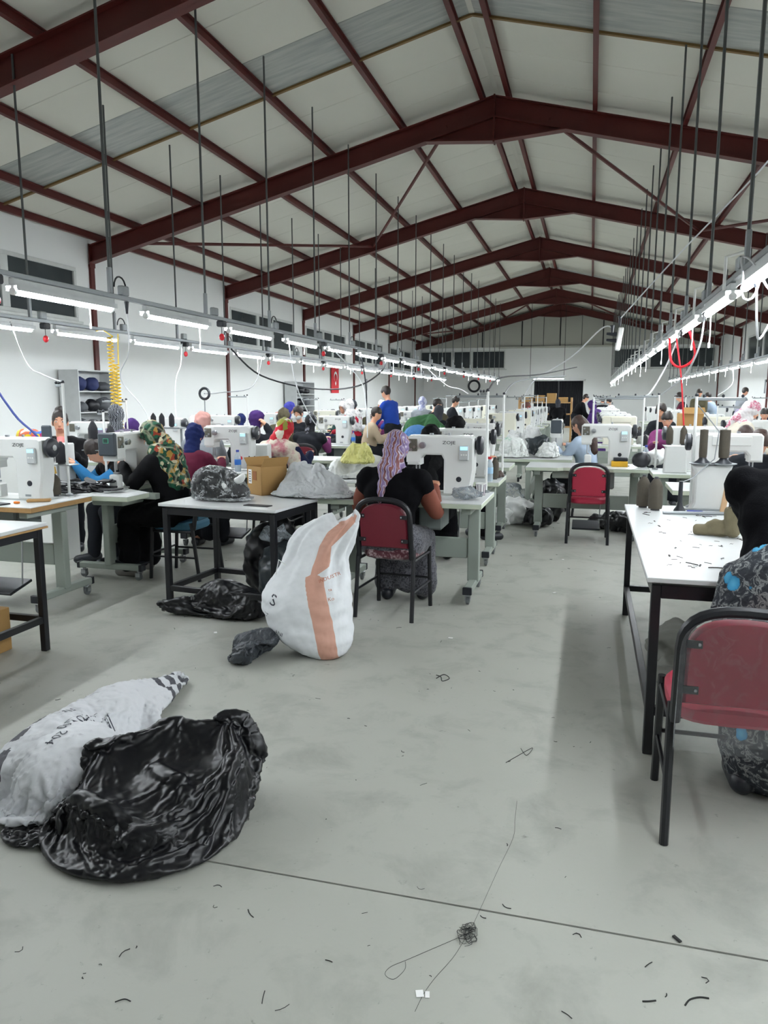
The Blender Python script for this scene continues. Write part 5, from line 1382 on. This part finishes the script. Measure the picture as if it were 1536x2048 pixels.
S_BLK = mat_scarf('scarf_black_floral', [(0, '#121217'), (.72, '#1c1c22'), (.84, '#6f6f78'), (.92, '#17171c')], 26, 'voro')
S_GREY = mat_scarf('scarf_grey_zebra', [(0, '#1f2126'), (.45, '#3f434a'), (.55, '#a9adb3'), (1, '#25272c')], 12, 'wave')
S_PINK = M('scarf_dusty_pink', '#bd8f88', .85, spec=.15, bump=.2, bs=40)
S_NAVY = M('scarf_navy', '#1b2552', .75, spec=.15, bump=.2, bs=40)
S_PLUM = M('scarf_plum', '#432a63', .75, spec=.15, bump=.2, bs=40)
S_OLIV = M('scarf_olive', '#57503f', .8, spec=.15, bump=.2, bs=40)
S_BLUE = M('scarf_violet_blue', '#44479c', .75, spec=.15, bump=.2, bs=40)
S_WHITE = mat_scarf('scarf_white_grey', [(0, '#d4d2cf'), (.5, '#e2e0dd'), (.65, '#a8a4a0'), (.75, '#dcdad6')], 20, 'noise')
S_CHARC = M('scarf_charcoal', '#3c3e44', .8, spec=.15, bump=.2, bs=40)
S_PALE = mat_scarf('scarf_pale_blue', [(0, '#b9c3dd'), (.4, '#d6dae6'), (.6, '#8b8fc0'), (.8, '#cfd3e2')], 14, 'noise')
S_BLACK = M('scarf_black', '#0b0b0d', .75, spec=.15, bump=.2, bs=40)
S_WPINK = mat_scarf('scarf_white_pink', [(0, '#dcd8d8'), (.52, '#e0dcdc'), (.6, '#b8446a'), (.68, '#d9d3d5')], 9, 'noise')
S_LILAC = M('scarf_lilac', '#9b93ad', .8, spec=.15, bump=.2, bs=40)
S_BROWN = M('scarf_brown_red', '#6b4a44', .8, spec=.15, bump=.2, bs=40)
SKIRT_G = mat_scarf('skirt_speckled_grey', [(0, '#2b2b30'), (.42, '#38383e'), (.55, '#6f6f76'), (.65, '#2f2f34')], 60, 'noise')
def mat_flower_skirt():
    t = NT('skirt_charcoal_blueflower'); vec = t.coord()
    n = t.node('ShaderNodeTexVoronoi'); n.inputs['Scale'].default_value = 11.0; t.link(vec, n.inputs['Vector'])
    sep = t.node('ShaderNodeSeparateColor'); t.link(n.outputs['Color'], sep.inputs[0])
    wob = t.math('MULTIPLY', t.noise(vec, 55, 2), .16); d = t.math('ADD', n.outputs['Distance'], wob)
    leaf = t.ramp(t.noise(vec, 26, 4, .6, 1.2), [(.3, '#26282c'), (.5, '#3a3d42'), (.58, '#8f9190'), (.64, '#34373c')])
    petal = t.ramp(d, [(0, '#1f2a33'), (.11, '#2a3a48'), (.13, '#5fb0d4'), (.36, '#3f8fbb'), (.42, '#23303a')], 'LINEAR')
    on = t.math('MULTIPLY', t.math('GREATER_THAN', sep.outputs[0], .58), t.math('LESS_THAN', d, .4))
    t.base(t.mix(on, leaf, petal)); t.set(Roughness=.85, Specular_IOR_Level=.15); return t.m
SKIRT_F = mat_flower_skirt()
MASKM = M('mask_white', '#d3d5d4', .8)

# front row
person('woman seen from behind in purple patterned scarf, black vest and brown sleeves', -1.35, 5.14, -2, 1.315, lean=9, girth=1.18, top=KNIT, sleeve=BROWNS, skin=SKIN2, bottom=('skirt', SKIRT_G), head=('scarf', S_PURP, 'tail'),
       hands=((-.26, .36, .9), (.24, .34, .88)), hp=16, hy=4, vox=.011)
person('woman in green floral headscarf and black coat working at the slate panel machine', -3.43, 5.72, 84, 1.345, lean=12, girth=1.08, top=COAT, skin=SKIN, bottom=('skirt', COAT), head=('scarf', S_GREEN, 'tail long'),
       hands=((-.12, .44, .97), (.14, .42, .97)), hp=22, hy=8, vox=.012, mask=MASKM, shoes=M('shoe_grey', '#8f8c88', .7))
person('woman in black blouse and blue flowered skirt bending over the right workbench', .74, 3.1, -4, 1.5, 'stand', lean=30, side=12, girth=1.28, top=KNIT, skin=SKIN2, bottom=('skirt', SKIRT_F), head=('scarf', M('scarf_rose', '#d05a86', .8), 'tight'),
       hands=((.06, .62, 1.0), (.4, .6, .98)), hp=0, vox=.014)
person('woman with dark hair bun, coral shirt and black jacket', -5.36, 6.75, 214, 1.43, lean=3, girth=1.12, top=COAT, shirt=PINKT, skin=SKIN, bottom=('trousers', CHAR), head=('hair', HAIR, 'bun'), hands=((-.1, .36, 1.0), (.3, .36, .98)), hp=4, vox=.010, feats=True)
person('woman in grey zebra headscarf and violet vest, back turned', -5.12, 7.35, 30, 1.47, lean=8, girth=1.1, top=GREYV, sleeve=NAVY, bottom=('skirt', CHAR), head=('scarf', S_GREY, 'tight'), hp=14)
person('worker with bright blue sleeves leaning behind the slate panel machine', -4.2, 6.38, 150, 1.17, lean=36, girth=1.05, top=COAT, sleeve=BLUES, bottom=('trousers', CHAR), head=('hair', HAIR, 'short'), hands=((.02, .6, .93), (.36, .48, .92)), hp=25, vox=.013)
person('woman in navy headscarf and wine sweater at the red gauge machine', -3.84, 6.66, 0, 1.295, lean=10, top=WINE, bottom=('skirt', CHAR), head=('scarf', S_NAVY, 'tight'), hp=18)
person('woman in dusty pink headscarf behind the white machine', -4.2, 7.62, 20, 1.40, lean=6, top=GREYB, bottom=('skirt', CHAR), head=('scarf', S_PINK, 'tight'), hp=6)
person('woman in red floral headscarf and cream shawl', -3.36, 7.78, -12, 1.325, lean=8, girth=1.12, top=NAVY, vest=None, bottom=('skirt', CHAR), head=('scarf', S_RED, 'tail'), hp=14, hy=-18)
shw = bag('shawl', 'cream shawl with pink band round the shoulders of the red scarf woman', 'shawl', [('e', (-3.36, 7.80, .98), (.25, .17, .12), None), ('c', (-3.55, 7.76, .9), (-3.58, 7.74, .72), .09, .07), ('c', (-3.17, 7.76, .9), (-3.14, 7.74, .72), .09, .07)], mat_scarf('shawl_cream', [(0, '#cfc6b2'), (.5, '#d8d0be'), (.62, '#b86a78'), (.7, '#cfc7b4')], 5, 'noise'), .016, [(.012, 6, 4, 3, 1)], None, 4)
person('woman in purple headscarf with a hand at her cheek', -4.42, 9.3, -60, 1.385, lean=8, girth=1.1, top=CHAR, bottom=('skirt', CHAR), head=('scarf', S_PLUM, 'tight'), hands=((-.05, .42, .9), (.1, .22, 1.18)), hp=6)
person('woman in olive headscarf leaning to her work', -4.85, 11.2, -20, 1.38, lean=12, top=OLIVE, bottom=('skirt', CHAR), head=('scarf', S_OLIV, 'tight'), hp=20)
person('woman in violet blue headscarf behind the olive scarf', -5.7, 13.5, -75, 1.47, lean=8, top=WINE, bottom=('skirt', CHAR), head=('scarf', S_BLUE, 'tight'), hp=14, feats=True)
person('worker with cap and white mask facing the camera', -4.95, 12.55, 175, 1.40, lean=6, top=CHAR, bottom=('trousers', CHAR), head=('hair', HAIR, 'beanie'), hp=8, mask=MASKM, feats=True)
person('woman in black flowered headscarf, black vest and plum sleeves', -4.14, 10.75, -4, 1.30, lean=8, girth=1.15, top=CHAR, sleeve=PLUM, bottom=('skirt', GREYB), head=('scarf', S_BLK, 'tight'), hp=14, vox=.014)
person('worker in black headscarf and black top at the second middle machine', -1.42, 6.62, 0, 1.30, lean=14, girth=1.2, top=KNIT, bottom=('skirt', KNIT), head=('scarf', S_BLACK, 'long'), hp=22)
person('woman in black headscarf, face in profile to the right', -1.5, 8.05, -62, 1.36, lean=6, top=KNIT, bottom=('skirt', KNIT), head=('scarf', S_BLACK, 'long'), hp=12, feats=True)
person('long haired woman in pale blue shirt at the end-on machine', -.0, 10.2, 60, 1.325, lean=10, top=SKY, bottom=('trousers', CHAR), head=('hair', M('hair_brown', '#3a2822', .5, var=.3, vs=40, bump=.4, bs=90), 'long'), hp=16, vox=.014)
person('brown haired worker just beyond the right machine', 1.45, 7.52, 180, 1.27, lean=16, top=CHAR, bottom=('trousers', CHAR), head=('hair', M('hair_brown'), 'short'), hp=30)
person('brown haired worker second beyond the right machine', 1.62, 9.1, 180, 1.25, lean=16, top=GREYB, bottom=('trousers', CHAR), head=('hair', M('hair_brown'), 'short'), hp=28)
person('woman in white and pink headscarf and cream jacket bending forward', 1.62, 10.1, -75, 1.52, 'stand', lean=26, girth=1.1, top=CREAM, bottom=('skirt', GREYB), head=('scarf', S_WPINK, 'tail'), hp=10, vox=.013, feats=True)
# middle distance, left
MID = [('woman in white headscarf and dark coat facing the camera', -4.75, 14.6, 165, 1.47, 'sit', dict(top=TEAL, head=('scarf', S_WHITE, 'tight'), feats=True)),
 ('woman in charcoal headscarf beside the white scarf', -5.0, 15.3, -40, 1.5, 'sit', dict(top=WHITEC, head=('scarf', S_CHARC, 'tight'))),
 ('woman in pale headscarf and red sweater', -4.25, 13.5, 60, 1.52, 'sit', dict(top=REDK, head=('scarf', S_WHITE, 'long'))),
 ('dark haired worker with tan sleeves bending low', -3.72, 12.55, -70, 1.40, 'sit', dict(top=BEIGE, head=('hair', HAIR, 'short'))),
 ('man in royal blue shirt standing at the left line', -3.42, 13.15, 70, 1.77, 'stand', dict(top=ROYAL, head=('hair', HAIR, 'short'), bottom=('trousers', CHAR), lean=10)),
 ('woman in white headscarf and plum sweater before the blue shirt', -3.95, 14.75, 150, 1.50, 'sit', dict(top=PLUM, head=('scarf', S_WHITE, 'tight'))),
 ('woman in pale blue headscarf standing in the middle distance', -3.45, 15.6, 0, 1.57, 'stand', dict(top=GREYB, head=('scarf', S_PALE, 'tight'))),
 ('man in black jacket standing beside the pale blue scarf', -3.15, 15.1, -60, 1.54, 'stand', dict(top=COAT, head=('hair', HAIR, 'short'), bottom=('trousers', CHAR), feats=True)),
 ('woman in dark vest seated with her back turned, middle distance', -2.62, 13.2, 0, 1.42, 'sit', dict(top=CHAR, head=('scarf', S_CHARC, 'tight'))),
 ('worker in dark clothes right of the dark vest', -3.1, 16.6, 90, 1.48, 'sit', dict(top=OLIVE, head=('hair', HAIR, 'short'))),
 ('man with dark cap standing at the back of the left line', -3.5, 19.2, -70, 1.58, 'stand', dict(top=CHAR, head=('hair', HAIR, 'beanie'), bottom=('trousers', CHAR))),
 ('woman in brown headscarf seated by the blue bag at the back', -1.95, 22.2, -80, 1.40, 'sit', dict(top=GREYB, head=('scarf', S_BROWN, 'tight'))),
 ('second woman in rust headscarf at the back table', -1.65, 22.6, 90, 1.42, 'sit', dict(top=WINE, head=('scarf', S_BROWN, 'tight'))),
 ('person in black with grey hood by the dark doorway', -1.05, 25.6, 0, 1.50, 'stand', dict(top=COAT, head=('scarf', S_CHARC, 'tight'), girth=1.15)),
 ('dark haired person in black bending by the doorway', -.45, 24.4, -80, 1.66, 'stand', dict(top=COAT, head=('hair', HAIR, 'short'), bottom=('trousers', CHAR), lean=25, girth=1.15)),
 ('woman in purple headscarf and purple dress right of the doorway', .2, 17.6, 60, 1.49, 'stand', dict(top=S_PLUM, bottom=('skirt', S_PLUM), head=('scarf', S_PLUM, 'long'), lean=14)),
 ('person in white shirt far right of the doorway', .75, 27.6, 60, 1.55, 'stand', dict(top=WHITEC, head=('hair', HAIR, 'short'))),
 ('dark capped person beside the white shirt far back', .42, 28.8, 0, 1.56, 'stand', dict(top=CHAR, head=('hair', HAIR, 'beanie'))),
 ('worker in plum sweater peering over the second right machine', 1.10, 11.9, 175, 1.36, 'sit', dict(top=PLUM, head=('hair', HAIR, 'short'), feats=True)),
 ('man in wine sweater and dark apron standing on the right', 2.42, 21.5, 80, 1.70, 'stand', dict(top=WINE, vest=CHAR, head=('hair', HAIR, 'short'), bottom=('trousers', CHAR))),
 ('man in olive jacket standing behind the wine sweater', 2.95, 23.0, 170, 1.80, 'stand', dict(top=OLIVE, head=('hair', HAIR, 'short'), bottom=('trousers', CHAR))),
 ('man in grey blue shirt standing right of the olive jacket', 3.4, 23.2, 60, 1.70, 'stand', dict(top=SKY, head=('hair', HAIR, 'short'), bottom=('trousers', CHAR), lean=15)),
 ('tall man in grey standing under the wall fan', 4.15, 24.0, -70, 1.85, 'stand', dict(top=GREYB, head=('hair', HAIR, 'short'), bottom=('trousers', CHAR), lean=12)),
 ('woman in lilac headscarf at the right line', 2.3, 13.3, 180, 1.37, 'sit', dict(top=GREYB, head=('scarf', S_LILAC, 'tight'))),
 ('woman in black headscarf behind the lilac scarf', 2.72, 14.9, 180, 1.44, 'sit', dict(top=KNIT, head=('scarf', S_BLACK, 'tight'))),
 ('worker in charcoal right of the lilac scarf', 2.75, 13.9, 120, 1.33, 'sit', dict(top=CHAR, head=('hair', HAIR, 'short'))),
 ('dark haired worker facing the camera at the far right', 3.3, 16.3, 170, 1.36, 'sit', dict(top=BEIGE, head=('hair', HAIR, 'short'), feats=True)),
 ('woman in navy headscarf at the right picture edge', 3.6, 17.0, 180, 1.46, 'sit', dict(top=NAVY, head=('scarf', S_NAVY, 'tight'))),
 ('worker in dark jacket before the carton on the right', 1.2, 13.6, 160, 1.45, 'sit', dict(top=CHAR, head=('hair', HAIR, 'beanie')))]
for lb, x, y, f, tz, ps_, kw in MID:
    a = dict(lean=10, hp=14, vox=.025, bottom=('skirt', CHAR)); a.update(kw)
    person(lb, x, y, f, tz, ps_, **a)
WL = [(9.05, S_PLUM, GREYV), (10.75, S_WHITE, WINE), (12.45, S_NAVY, CHAR), (14.15, S_PINK, COAT), (17.55, S_GREY, NAVY), (20.95, S_BLACK, OLIVE), (24.4, S_WHITE, GREYB)]
for i, (y, s_, c_) in enumerate(WL):
    person('%s seated worker from the camera in the line by the left wall' % ORD[i], -6.15, y-.05, 0, 1.26, 'sit', lean=14, hp=20, vox=.028, top=c_, bottom=('skirt', CHAR), head=('scarf', s_, 'tight'))
bx2 = thing('carton', 'open brown carton behind the second right machine', 'box', (1.55, 13.0, .8), 10)
MB().b2((-.17, -.13, 0), (.17, .13, .5), .004).build('carton_body', CARD, bx2); MB().box((.0, -.17, .55), (.34, .005, .1), 0, Matrix.Rotation(R(-30), 4, 'X')).build('flap', CARD, bx2, 0)
bx3 = thing('carton', 'brown carton on the table beside the cream jacket', 'box', (2.3, 11.0, .8), 0)
MB().b2((-.16, -.12, 0), (.16, .12, .34), .004).build('carton_body', CARD, bx3); MB().box((0, 0, .343), (.05, .24, .002)).build('tape', M('tape', '#b9a27a', .4), bx3, 0)
bg = thing('shopping_bag', 'bright blue bag standing on the back table', 'bag', (-1.62, 21.2, .8)); MB().prism([(-.14, 0), (.14, 0), (.16, .42), (-.16, .42)], -.06, .06, .01).build('bag_body', M('bag_blue', '#2f62b5', .5), bg)
MB().tube([(-.06, 0, .42), (-.05, 0, .5), (.05, 0, .5), (.06, 0, .42)], .008, 5).build('handle', REDP, bg)
sh = thing('wooden_rack', 'wooden rack with cartons before the dark doorway', 'rack', (-1.55, 27.5, 0))
for x in (-.9, .9): MB().b2((x-.03, -.3, 0), (x+.03, .3, 1.55)).build('post', PLY, sh, 0)
for z in (.5, .95, 1.35): MB().b2((-.9, -.3, z), (.9, .3, z+.04)).build('shelf', PLY, sh, 0)
for i in range(4): tag(MB().b2((-2.3+.4*i, 27.25, 1.392), (-1.98+.4*i, 27.75, 1.56+.07*(i % 3)), .01).build('carton', CARD), '%s carton from left on the wooden rack' % ORD[i], 'box')

# dark work lying on the receding tables and under them
ofm = []
for q in range(4):
    mb = MB(); prims(mb, [('e', (0, 0, .03), (.14, .09, .035), None), ('e', (.06, .03, .05), (.07, .06, .045), None), ('e', (-.08, -.02, .04), (.06, .05, .05), None)])
    me = crumple(mb, .035, .012, 70+q, .002, 1, 1, .002, 1, 'work_pile'); me.materials.append([M('black_offcuts', '#101115', .6), M('brown_offcuts', '#3f2f29', .7), M('grey_offcuts', '#8a8a84', .8), WPL][q]); ofm.append(me)
NMQ = ['black', 'brown', 'grey', 'white']
fq = random.Random(31)
for nm, x, ys, rz in FARS:
    sgn = 1 if rz == 0 else -1
    for k, y in enumerate(ys):
        q = fq.choice([0, 0, 0, 1, 2, 3]); o = obj('work_pile', ofm[q], None, None, (x-sgn*(.22+.08*fq.random()), y-sgn*.18, .801)); o.rotation_euler = (0, 0, fq.random()*6); o.scale = (1, 1, .8+fq.random()*1.4)
        tag(o, '%s pile of cut pieces on far station %s of the %s' % (NMQ[q], ORD[k], nm), 'offcuts')
for i, (x, y, s_) in enumerate(((-1.5, 7.5, 3.0), (-1.2, 9.1, 3.2), (-3.9, 9.1, 3.0), (-3.4, 12.0, 3.0), (-4.2, 14.6, 3.2), (.2, 9.25, 2.6), (1.0, 7.2, 3.0), (-5.9, 8.3, 3.2), (-2.6, 12.9, 3.2), (1.4, 8.6, 3.0), (-4.3, 7.7, 2.6))):
    o = obj('bin_bag', ofm[0], None, None, (x, y, .0)); o.scale = (s_*.6, s_*.6, s_*.9); o.rotation_euler = (0, 0, i*1.3)
    tag(o, 'black bag stuffed under a sewing table, %s counted from the middle line' % ORD[i], 'bag')
fb = bag('flowered_bag', 'bright flowered bag behind the leftmost machine', 'bag', [('e', (-5.12, 6.0, 1.19), (.14, .1, .07), None), ('e', (-4.98, 6.0, 1.18), (.09, .08, .06), None)], mat_scarf('bright_flowers', [(0, '#d9c22e'), (.25, '#c43a78'), (.45, '#3b6fc0'), (.6, '#e6e2d8'), (.8, '#c96a4a')], 16, 'voro'), .014, [(.012, 8, 4, 3)], 1.122, 2)
cb_ = thing('floor_cabinet', 'white steel cabinet behind the leftmost machine', 'cabinet', (-5.08, 6.02, 0)); MB().b2((-.3, -.18, 0), (.3, .18, 1.12), .01).build('cabinet_body', MACH, cb_)
MB().b2((-.28, -.19, .1), (-.01, -.18, 1.05), .004).build('door', WHITE, cb_); MB().b2((.01, -.19, .1), (.28, -.18, 1.05), .004).build('door', WHITE, cb_)
tag(MB().box((-4.86, 5.92, 1.21), (.11, .03, .17), .012).build('control_screen', M('panel_slate')), 'slate control screen standing right of the flowered bag', 'screen')

# ------------------------------------------------------------------ cables, hoses and litter
def cable(label, pts, r, mat, sag=0.0, name='cable', n=14):
    P_ = [Vector(p) for p in pts]; out = []
    if len(P_) == 2:
        for i in range(n+1):
            t_ = i/n; q = P_[0].lerp(P_[1], t_); q.z -= sag*4*t_*(1-t_); out.append(q)
    else:
        for i in range(len(P_)-1):
            p0, p1, p2, p3 = P_[max(i-1, 0)], P_[i], P_[i+1], P_[min(i+2, len(P_)-1)]
            for k in range(6):
                t_ = k/6; out.append(.5*((2*p1)+(p2-p0)*t_+(2*p0-5*p1+4*p2-p3)*t_*t_+(3*p1-p0-3*p2+p3)*t_**3))
        out.append(P_[-1])
    o = tag(MB().tube([q[:] for q in out], r, 6).build(name, mat), label, 'cable')
    if abs(P_[0].z-2.4) < .16 and r < .012:
        MB().lathe([(0, -.11), (.011, -.11), (.02, -.02), (.024, 0), (0, 0)], 10, P_[0]+Vector((0, 0, .03))).build('plug', DARK, o)
    return o
CAB = [('white cable from the lamp row to the pole stand at far left', [(-6.3, 7.2, 2.4), (-5.6, 6.6, 1.9), (-4.6, 5.6, 1.75), (-3.86, 4.93, 1.66)], .006, GALV),
 ('blue hose hanging at the left picture edge', [(-4.2, 4.5, 2.44), (-4.52, 4.85, 1.85), (-4.36, 4.95, 1.43), (-4.16, 5.0, 1.2), (-4.1, 5.02, .82)], .009, BCABLE),
 ('white cable dropping from the second lamp to the zebra scarf', [(-4.2, 6.3, 2.4), (-4.4, 6.6, 2.0), (-4.85, 7.1, 1.75), (-4.7, 7.3, 1.4), (-4.5, 7.3, .9)], .007, WCABLE),
 ('white cable dropping left of the red flower scarf', [(-6.3, 10.9, 2.4), (-6.1, 10.5, 2.05), (-5.9, 10.0, 1.8), (-5.8, 9.8, 1.3), (-5.6, 9.7, .9)], .008, WCABLE),
 ('long black cable swagged between the left lamp rows', [(-6.3, 12.6, 2.42), (-5.9, 13.0, 1.95), (-5.2, 13.9, 1.72), (-4.6, 14.8, 1.78), (-4.25, 15.4, 2.1), (-4.2, 15.6, 2.42)], .016, KCABLE),
 ('black cable dropping to the man in blue', [(-4.2, 13.7, 2.42), (-4.12, 13.7, 2.0), (-4.05, 13.6, 1.6), (-4.0, 13.4, .95)], .014, KCABLE),
 ('thin grey cable from lamp row to coil stand', [(-6.3, 14.0, 2.4), (-5.6, 12.0, 1.75), (-5.2, 10.0, 1.62), (-4.9, 9.0, 1.6)], .008, GALV),
 ('white cable to the middle pole stands', [(-4.2, 19.0, 2.42), (-3.2, 17.0, 1.85), (-2.2, 13.0, 1.7), (-1.66, 10.6, 1.6)], .008, WCABLE),
 ('white cable hanging straight before the left line', [(-4.2, 10.2, 2.42), (-4.15, 10.3, 1.8), (-4.05, 10.6, 1.3), (-3.9, 11.0, .9)], .008, WCABLE),
 ('white cable from pale frame down to the black vest table', [(-4.2, 11.9, 2.42), (-3.75, 12.2, 1.85), (-3.55, 11.9, 1.4), (-3.5, 11.8, .9)], .010, WCABLE),
 ('grey cable arching from pole to pole in the middle line', [(-.8, 7.28, 1.58), (-.75, 7.8, 1.7), (-.6, 9.2, 1.78), (-.35, 11.0, 1.85)], .007, GALV),
 ('dark cable rising from the nearest middle pole', [(-.78, 5.95, 1.6), (-.75, 6.6, 1.72), (-.55, 8.5, 1.8), (-.2, 10.5, 1.95)], .007, KCABLE),
 ('white cable looped under the first right lamp', [(.95, 5.2, 2.3), (1.0, 5.35, 2.0), (1.05, 5.5, 1.93), (1.12, 5.55, 2.05), (1.2, 5.6, 2.25)], .008, WCABLE),
 ('white cable dropping from the right row to the white pole', [(.95, 7.4, 2.3), (.9, 7.2, 2.0), (.83, 7.6, 1.75), (.7, 8.3, 1.58)], .008, WCABLE),
 ('white cable dropping behind the right pole frames', [(.95, 9.2, 2.3), (.8, 9.1, 1.9), (.65, 9.0, 1.62), (.58, 9.0, 1.56)], .009, WCABLE),
 ('red hose looped below the right lamp row', [(.95, 8.6, 2.28), (1.06, 8.8, 2.0), (.95, 8.9, 1.88), (.84, 9.0, 1.95), (.82, 9.1, 2.2)], .014, REDP),
 ('red hose hanging straight down on the right', [(.88, 9.0, 2.2), (.95, 9.0, 1.8), (1.0, 9.0, 1.35), (1.05, 9.0, .85)], .009, REDP),
 ('black cable hanging from the right lamp row to the far right', [(1.25, 6.4, 2.45), (1.4, 6.7, 2.0), (1.55, 7.0, 1.5), (1.7, 7.2, .9)], .011, KCABLE),
 ('white cable from lamp to table on the far right row', [(3.6, 22.0, 2.35), (3.55, 21.6, 1.9), (3.2, 21.5, 1.6)], .012, WCABLE),
 ('white cord from the roof to the hanging socket', [(.28, 9.0, 2.42), (.75, 8.0, 2.9), (1.25, 6.5, 3.35), (1.3, 6.3, 3.6), (1.24, 6.2, 4.6), (1.24, 6.2, 5.71)], .007, WCABLE),
 ('white cord sagging from the hanging socket to the far middle line', [(.2, 9.0, 2.32), (.08, 9.2, 2.33), (-.3, 11.0, 2.1), (-1.0, 14.0, 1.85), (-1.2, 14.4, 1.58)], .008, WCABLE)]
for c_ in CAB: cable(*c_)
hs = thing('hanging_socket', 'white socket strip hanging with two black plugs over the aisle', 'socket', (.28, 9.0, 2.2)); MB().box((0, 0, .0), (.06, .04, .26), .012, Matrix.Rotation(R(8), 4, 'Y')).build('strip', WHITE, hs)
for z in (-.02, .05): MB().tube([(-.03, 0, z), (-.14, 0, z+.01)], [.024, .014], 10).build('plug', DARK, hs)
# coiled yellow air hoses
for i, (x, y, z0, z1) in enumerate(((-5.62, 8.05, 1.2, 2.28), (-5.52, 8.0, 1.15, 1.95))):
    n = 26 if i == 0 else 20; pts = []
    for k in range(n*8+1):
        a = 2*PI*k/8; q = k/(n*8); pts.append((x+.035*math.cos(a)+.02*q, y+.035*math.sin(a), z1+(z0-z1)*q))
    if i == 0: pts = [(-6.2, 8.6, 2.4), (-5.8, 8.2, 2.36)]+pts
    else: pts = [(x+.05, y, 2.3), (x+.04, y, 2.1)]+pts
    tag(MB().tube(pts, .0075, 5).build('coiled_hose', YCABLE), '%s coiled yellow air hose before the left shelf unit' % ('longer', 'shorter')[i], 'hose')
tag(MB().tube([(-4.9+.07*math.cos(2*PI*i/20), 9.0, 1.6+.07*math.sin(2*PI*i/20)) for i in range(20)], .018, 6, closed=True).build('cable_coil', DARK), 'dark coil of cable hung on a stand behind the left line', 'coil')
tag(MB().tube([(-4.9, 9.0, .0), (-4.9, 9.0, 1.55)], .008, 6).build('coil_stand', GALV), 'thin post carrying the dark cable coil', 'stand')
tag(MB().tube([(1.05+.22*math.cos(2*PI*i/48)*(1+.05*math.sin(i)), 5.0+.1*math.sin(2*PI*i/48*3), 2.25+.14*math.sin(2*PI*i/16)) for i in range(60)], .007, 5).build('cable_bundle', WCABLE), 'bundle of white cable loops hung on the first right lamp', 'cable')

# floor litter
LINT = M('lint_dark', '#2c2d2c', .95)
lit = random.Random(21); mb = MB()
for k in range(260):
    y = 1.3 + 12*lit.random()**1.8; x = -3.4+lit.random()*4.0
    L_ = .004+.018*lit.random()**2; a = lit.random()*6.3; c1 = lit.gauss(0, .4)
    pts = [(x+L_*q*math.cos(a+c1*q), y+L_*q*math.sin(a+c1*q), .0014) for q in (-1, -.3, .3, 1)]
    mb.tube(pts, .0007+.0009*lit.random(), 4)
tag(mb.build('lint', LINT), 'scattered dark lint and short threads over the concrete floor', 'lint', kind='stuff')
def thread(label, pts, r=.0011, name='loose_thread'):
    o = cable(label, [(a, b, .0016) for a, b in pts], r, LINT, name=name); o['category'] = 'thread'; return o
rt_ = random.Random(2); cl = MB(); X0, Y0 = -.286, 1.975
for k in range(16):
    a0 = rt_.random()*6.3; cx, cy = X0+rt_.gauss(0, .008), Y0+rt_.gauss(0, .016); ra, rb = .006+.018*rt_.random(), .006+.022*rt_.random()
    cl.tube([(cx+ra*math.cos(a0+q*.45)*(1+.25*math.sin(q)), cy+rb*math.sin(a0+q*.45*(1+.1*rt_.random())), .002+.006*abs(math.sin(q*.7+k))) for q in range(13)], .0008, 4)
tag(cl.build('thread_tangle', LINT), 'dark tangle of thread on the floor in the foreground', 'thread')
thread('long loose thread trailing up the aisle from the tangle', [(-.28, 1.99), (-.265, 2.09), (-.235, 2.3), (-.205, 2.5), (-.21, 2.62), (-.215, 2.75)], .0005)
thread('loose thread running from the tangle to the paper scrap', [(-.29, 1.95), (-.31, 1.87), (-.345, 1.78), (-.362, 1.72), (-.371, 1.66)], .0006)
thread('looped loose thread left of the tangle', [(-.30, 1.96), (-.36, 1.9), (-.43, 1.83), (-.47, 1.79), (-.477, 1.76), (-.45, 1.75), (-.43, 1.79), (-.435, 1.82)], .0006)
thread('curved thick thread at the lower right of the floor', [(.296, 1.862), (.31, 1.885), (.335, 1.9), (.359, 1.903)], .0024); thread('short thick thread beside the curved one', [(.191, 1.847), (.208, 1.852), (.225, 1.859)], .0022)
thread('short thread at the lower left of the floor', [(-1.128, 1.485), (-1.11, 1.5), (-1.09, 1.498)], .0014)
thread('thread curl on the floor right of the tall sack', [(-.78, 3.98), (-.75, 3.96), (-.73, 3.9), (-.7, 3.95), (-.74, 4.0), (-.77, 3.93)], .0026); thread('thread curl in the aisle beside the right bench shadow', [(-.24, 3.2), (-.21, 3.14), (-.19, 3.22), (-.25, 3.12), (-.29, 3.05)], .0012)
tag(MB().box((.302, 2.11, .004), (.03, .011, .006), .002, Matrix.Rotation(R(-50), 4, 'Z')).build('dark_scrap', LINT), 'small black scrap beside the floor joint', 'scrap')
tag(MB().box((-.372, 1.72, .0018), (.02, .024, .0012), .0003, Matrix.Rotation(R(20), 4, 'Z')).box((-.352, 1.722, .0018), (.012, .022, .0012), .0003, Matrix.Rotation(R(12), 4, 'Z')).build('paper_scrap', PAPER), 'small white paper scrap on the floor in the foreground', 'paper')
for i, (x, y) in enumerate(((-.82, 4.65), (-.22, 6.0), (-.2, 7.3), (-2.35, 4.35))):
    tag(MB().box((x, y, .003), (.03, .02, .003), .001, Matrix.Rotation(i*.7, 4, 'Z')).build('paper_scrap', PAPER), '%s tiny pale scrap on the aisle floor' % ORD[i], 'paper')
bpy.data.scenes.remove(TMP)
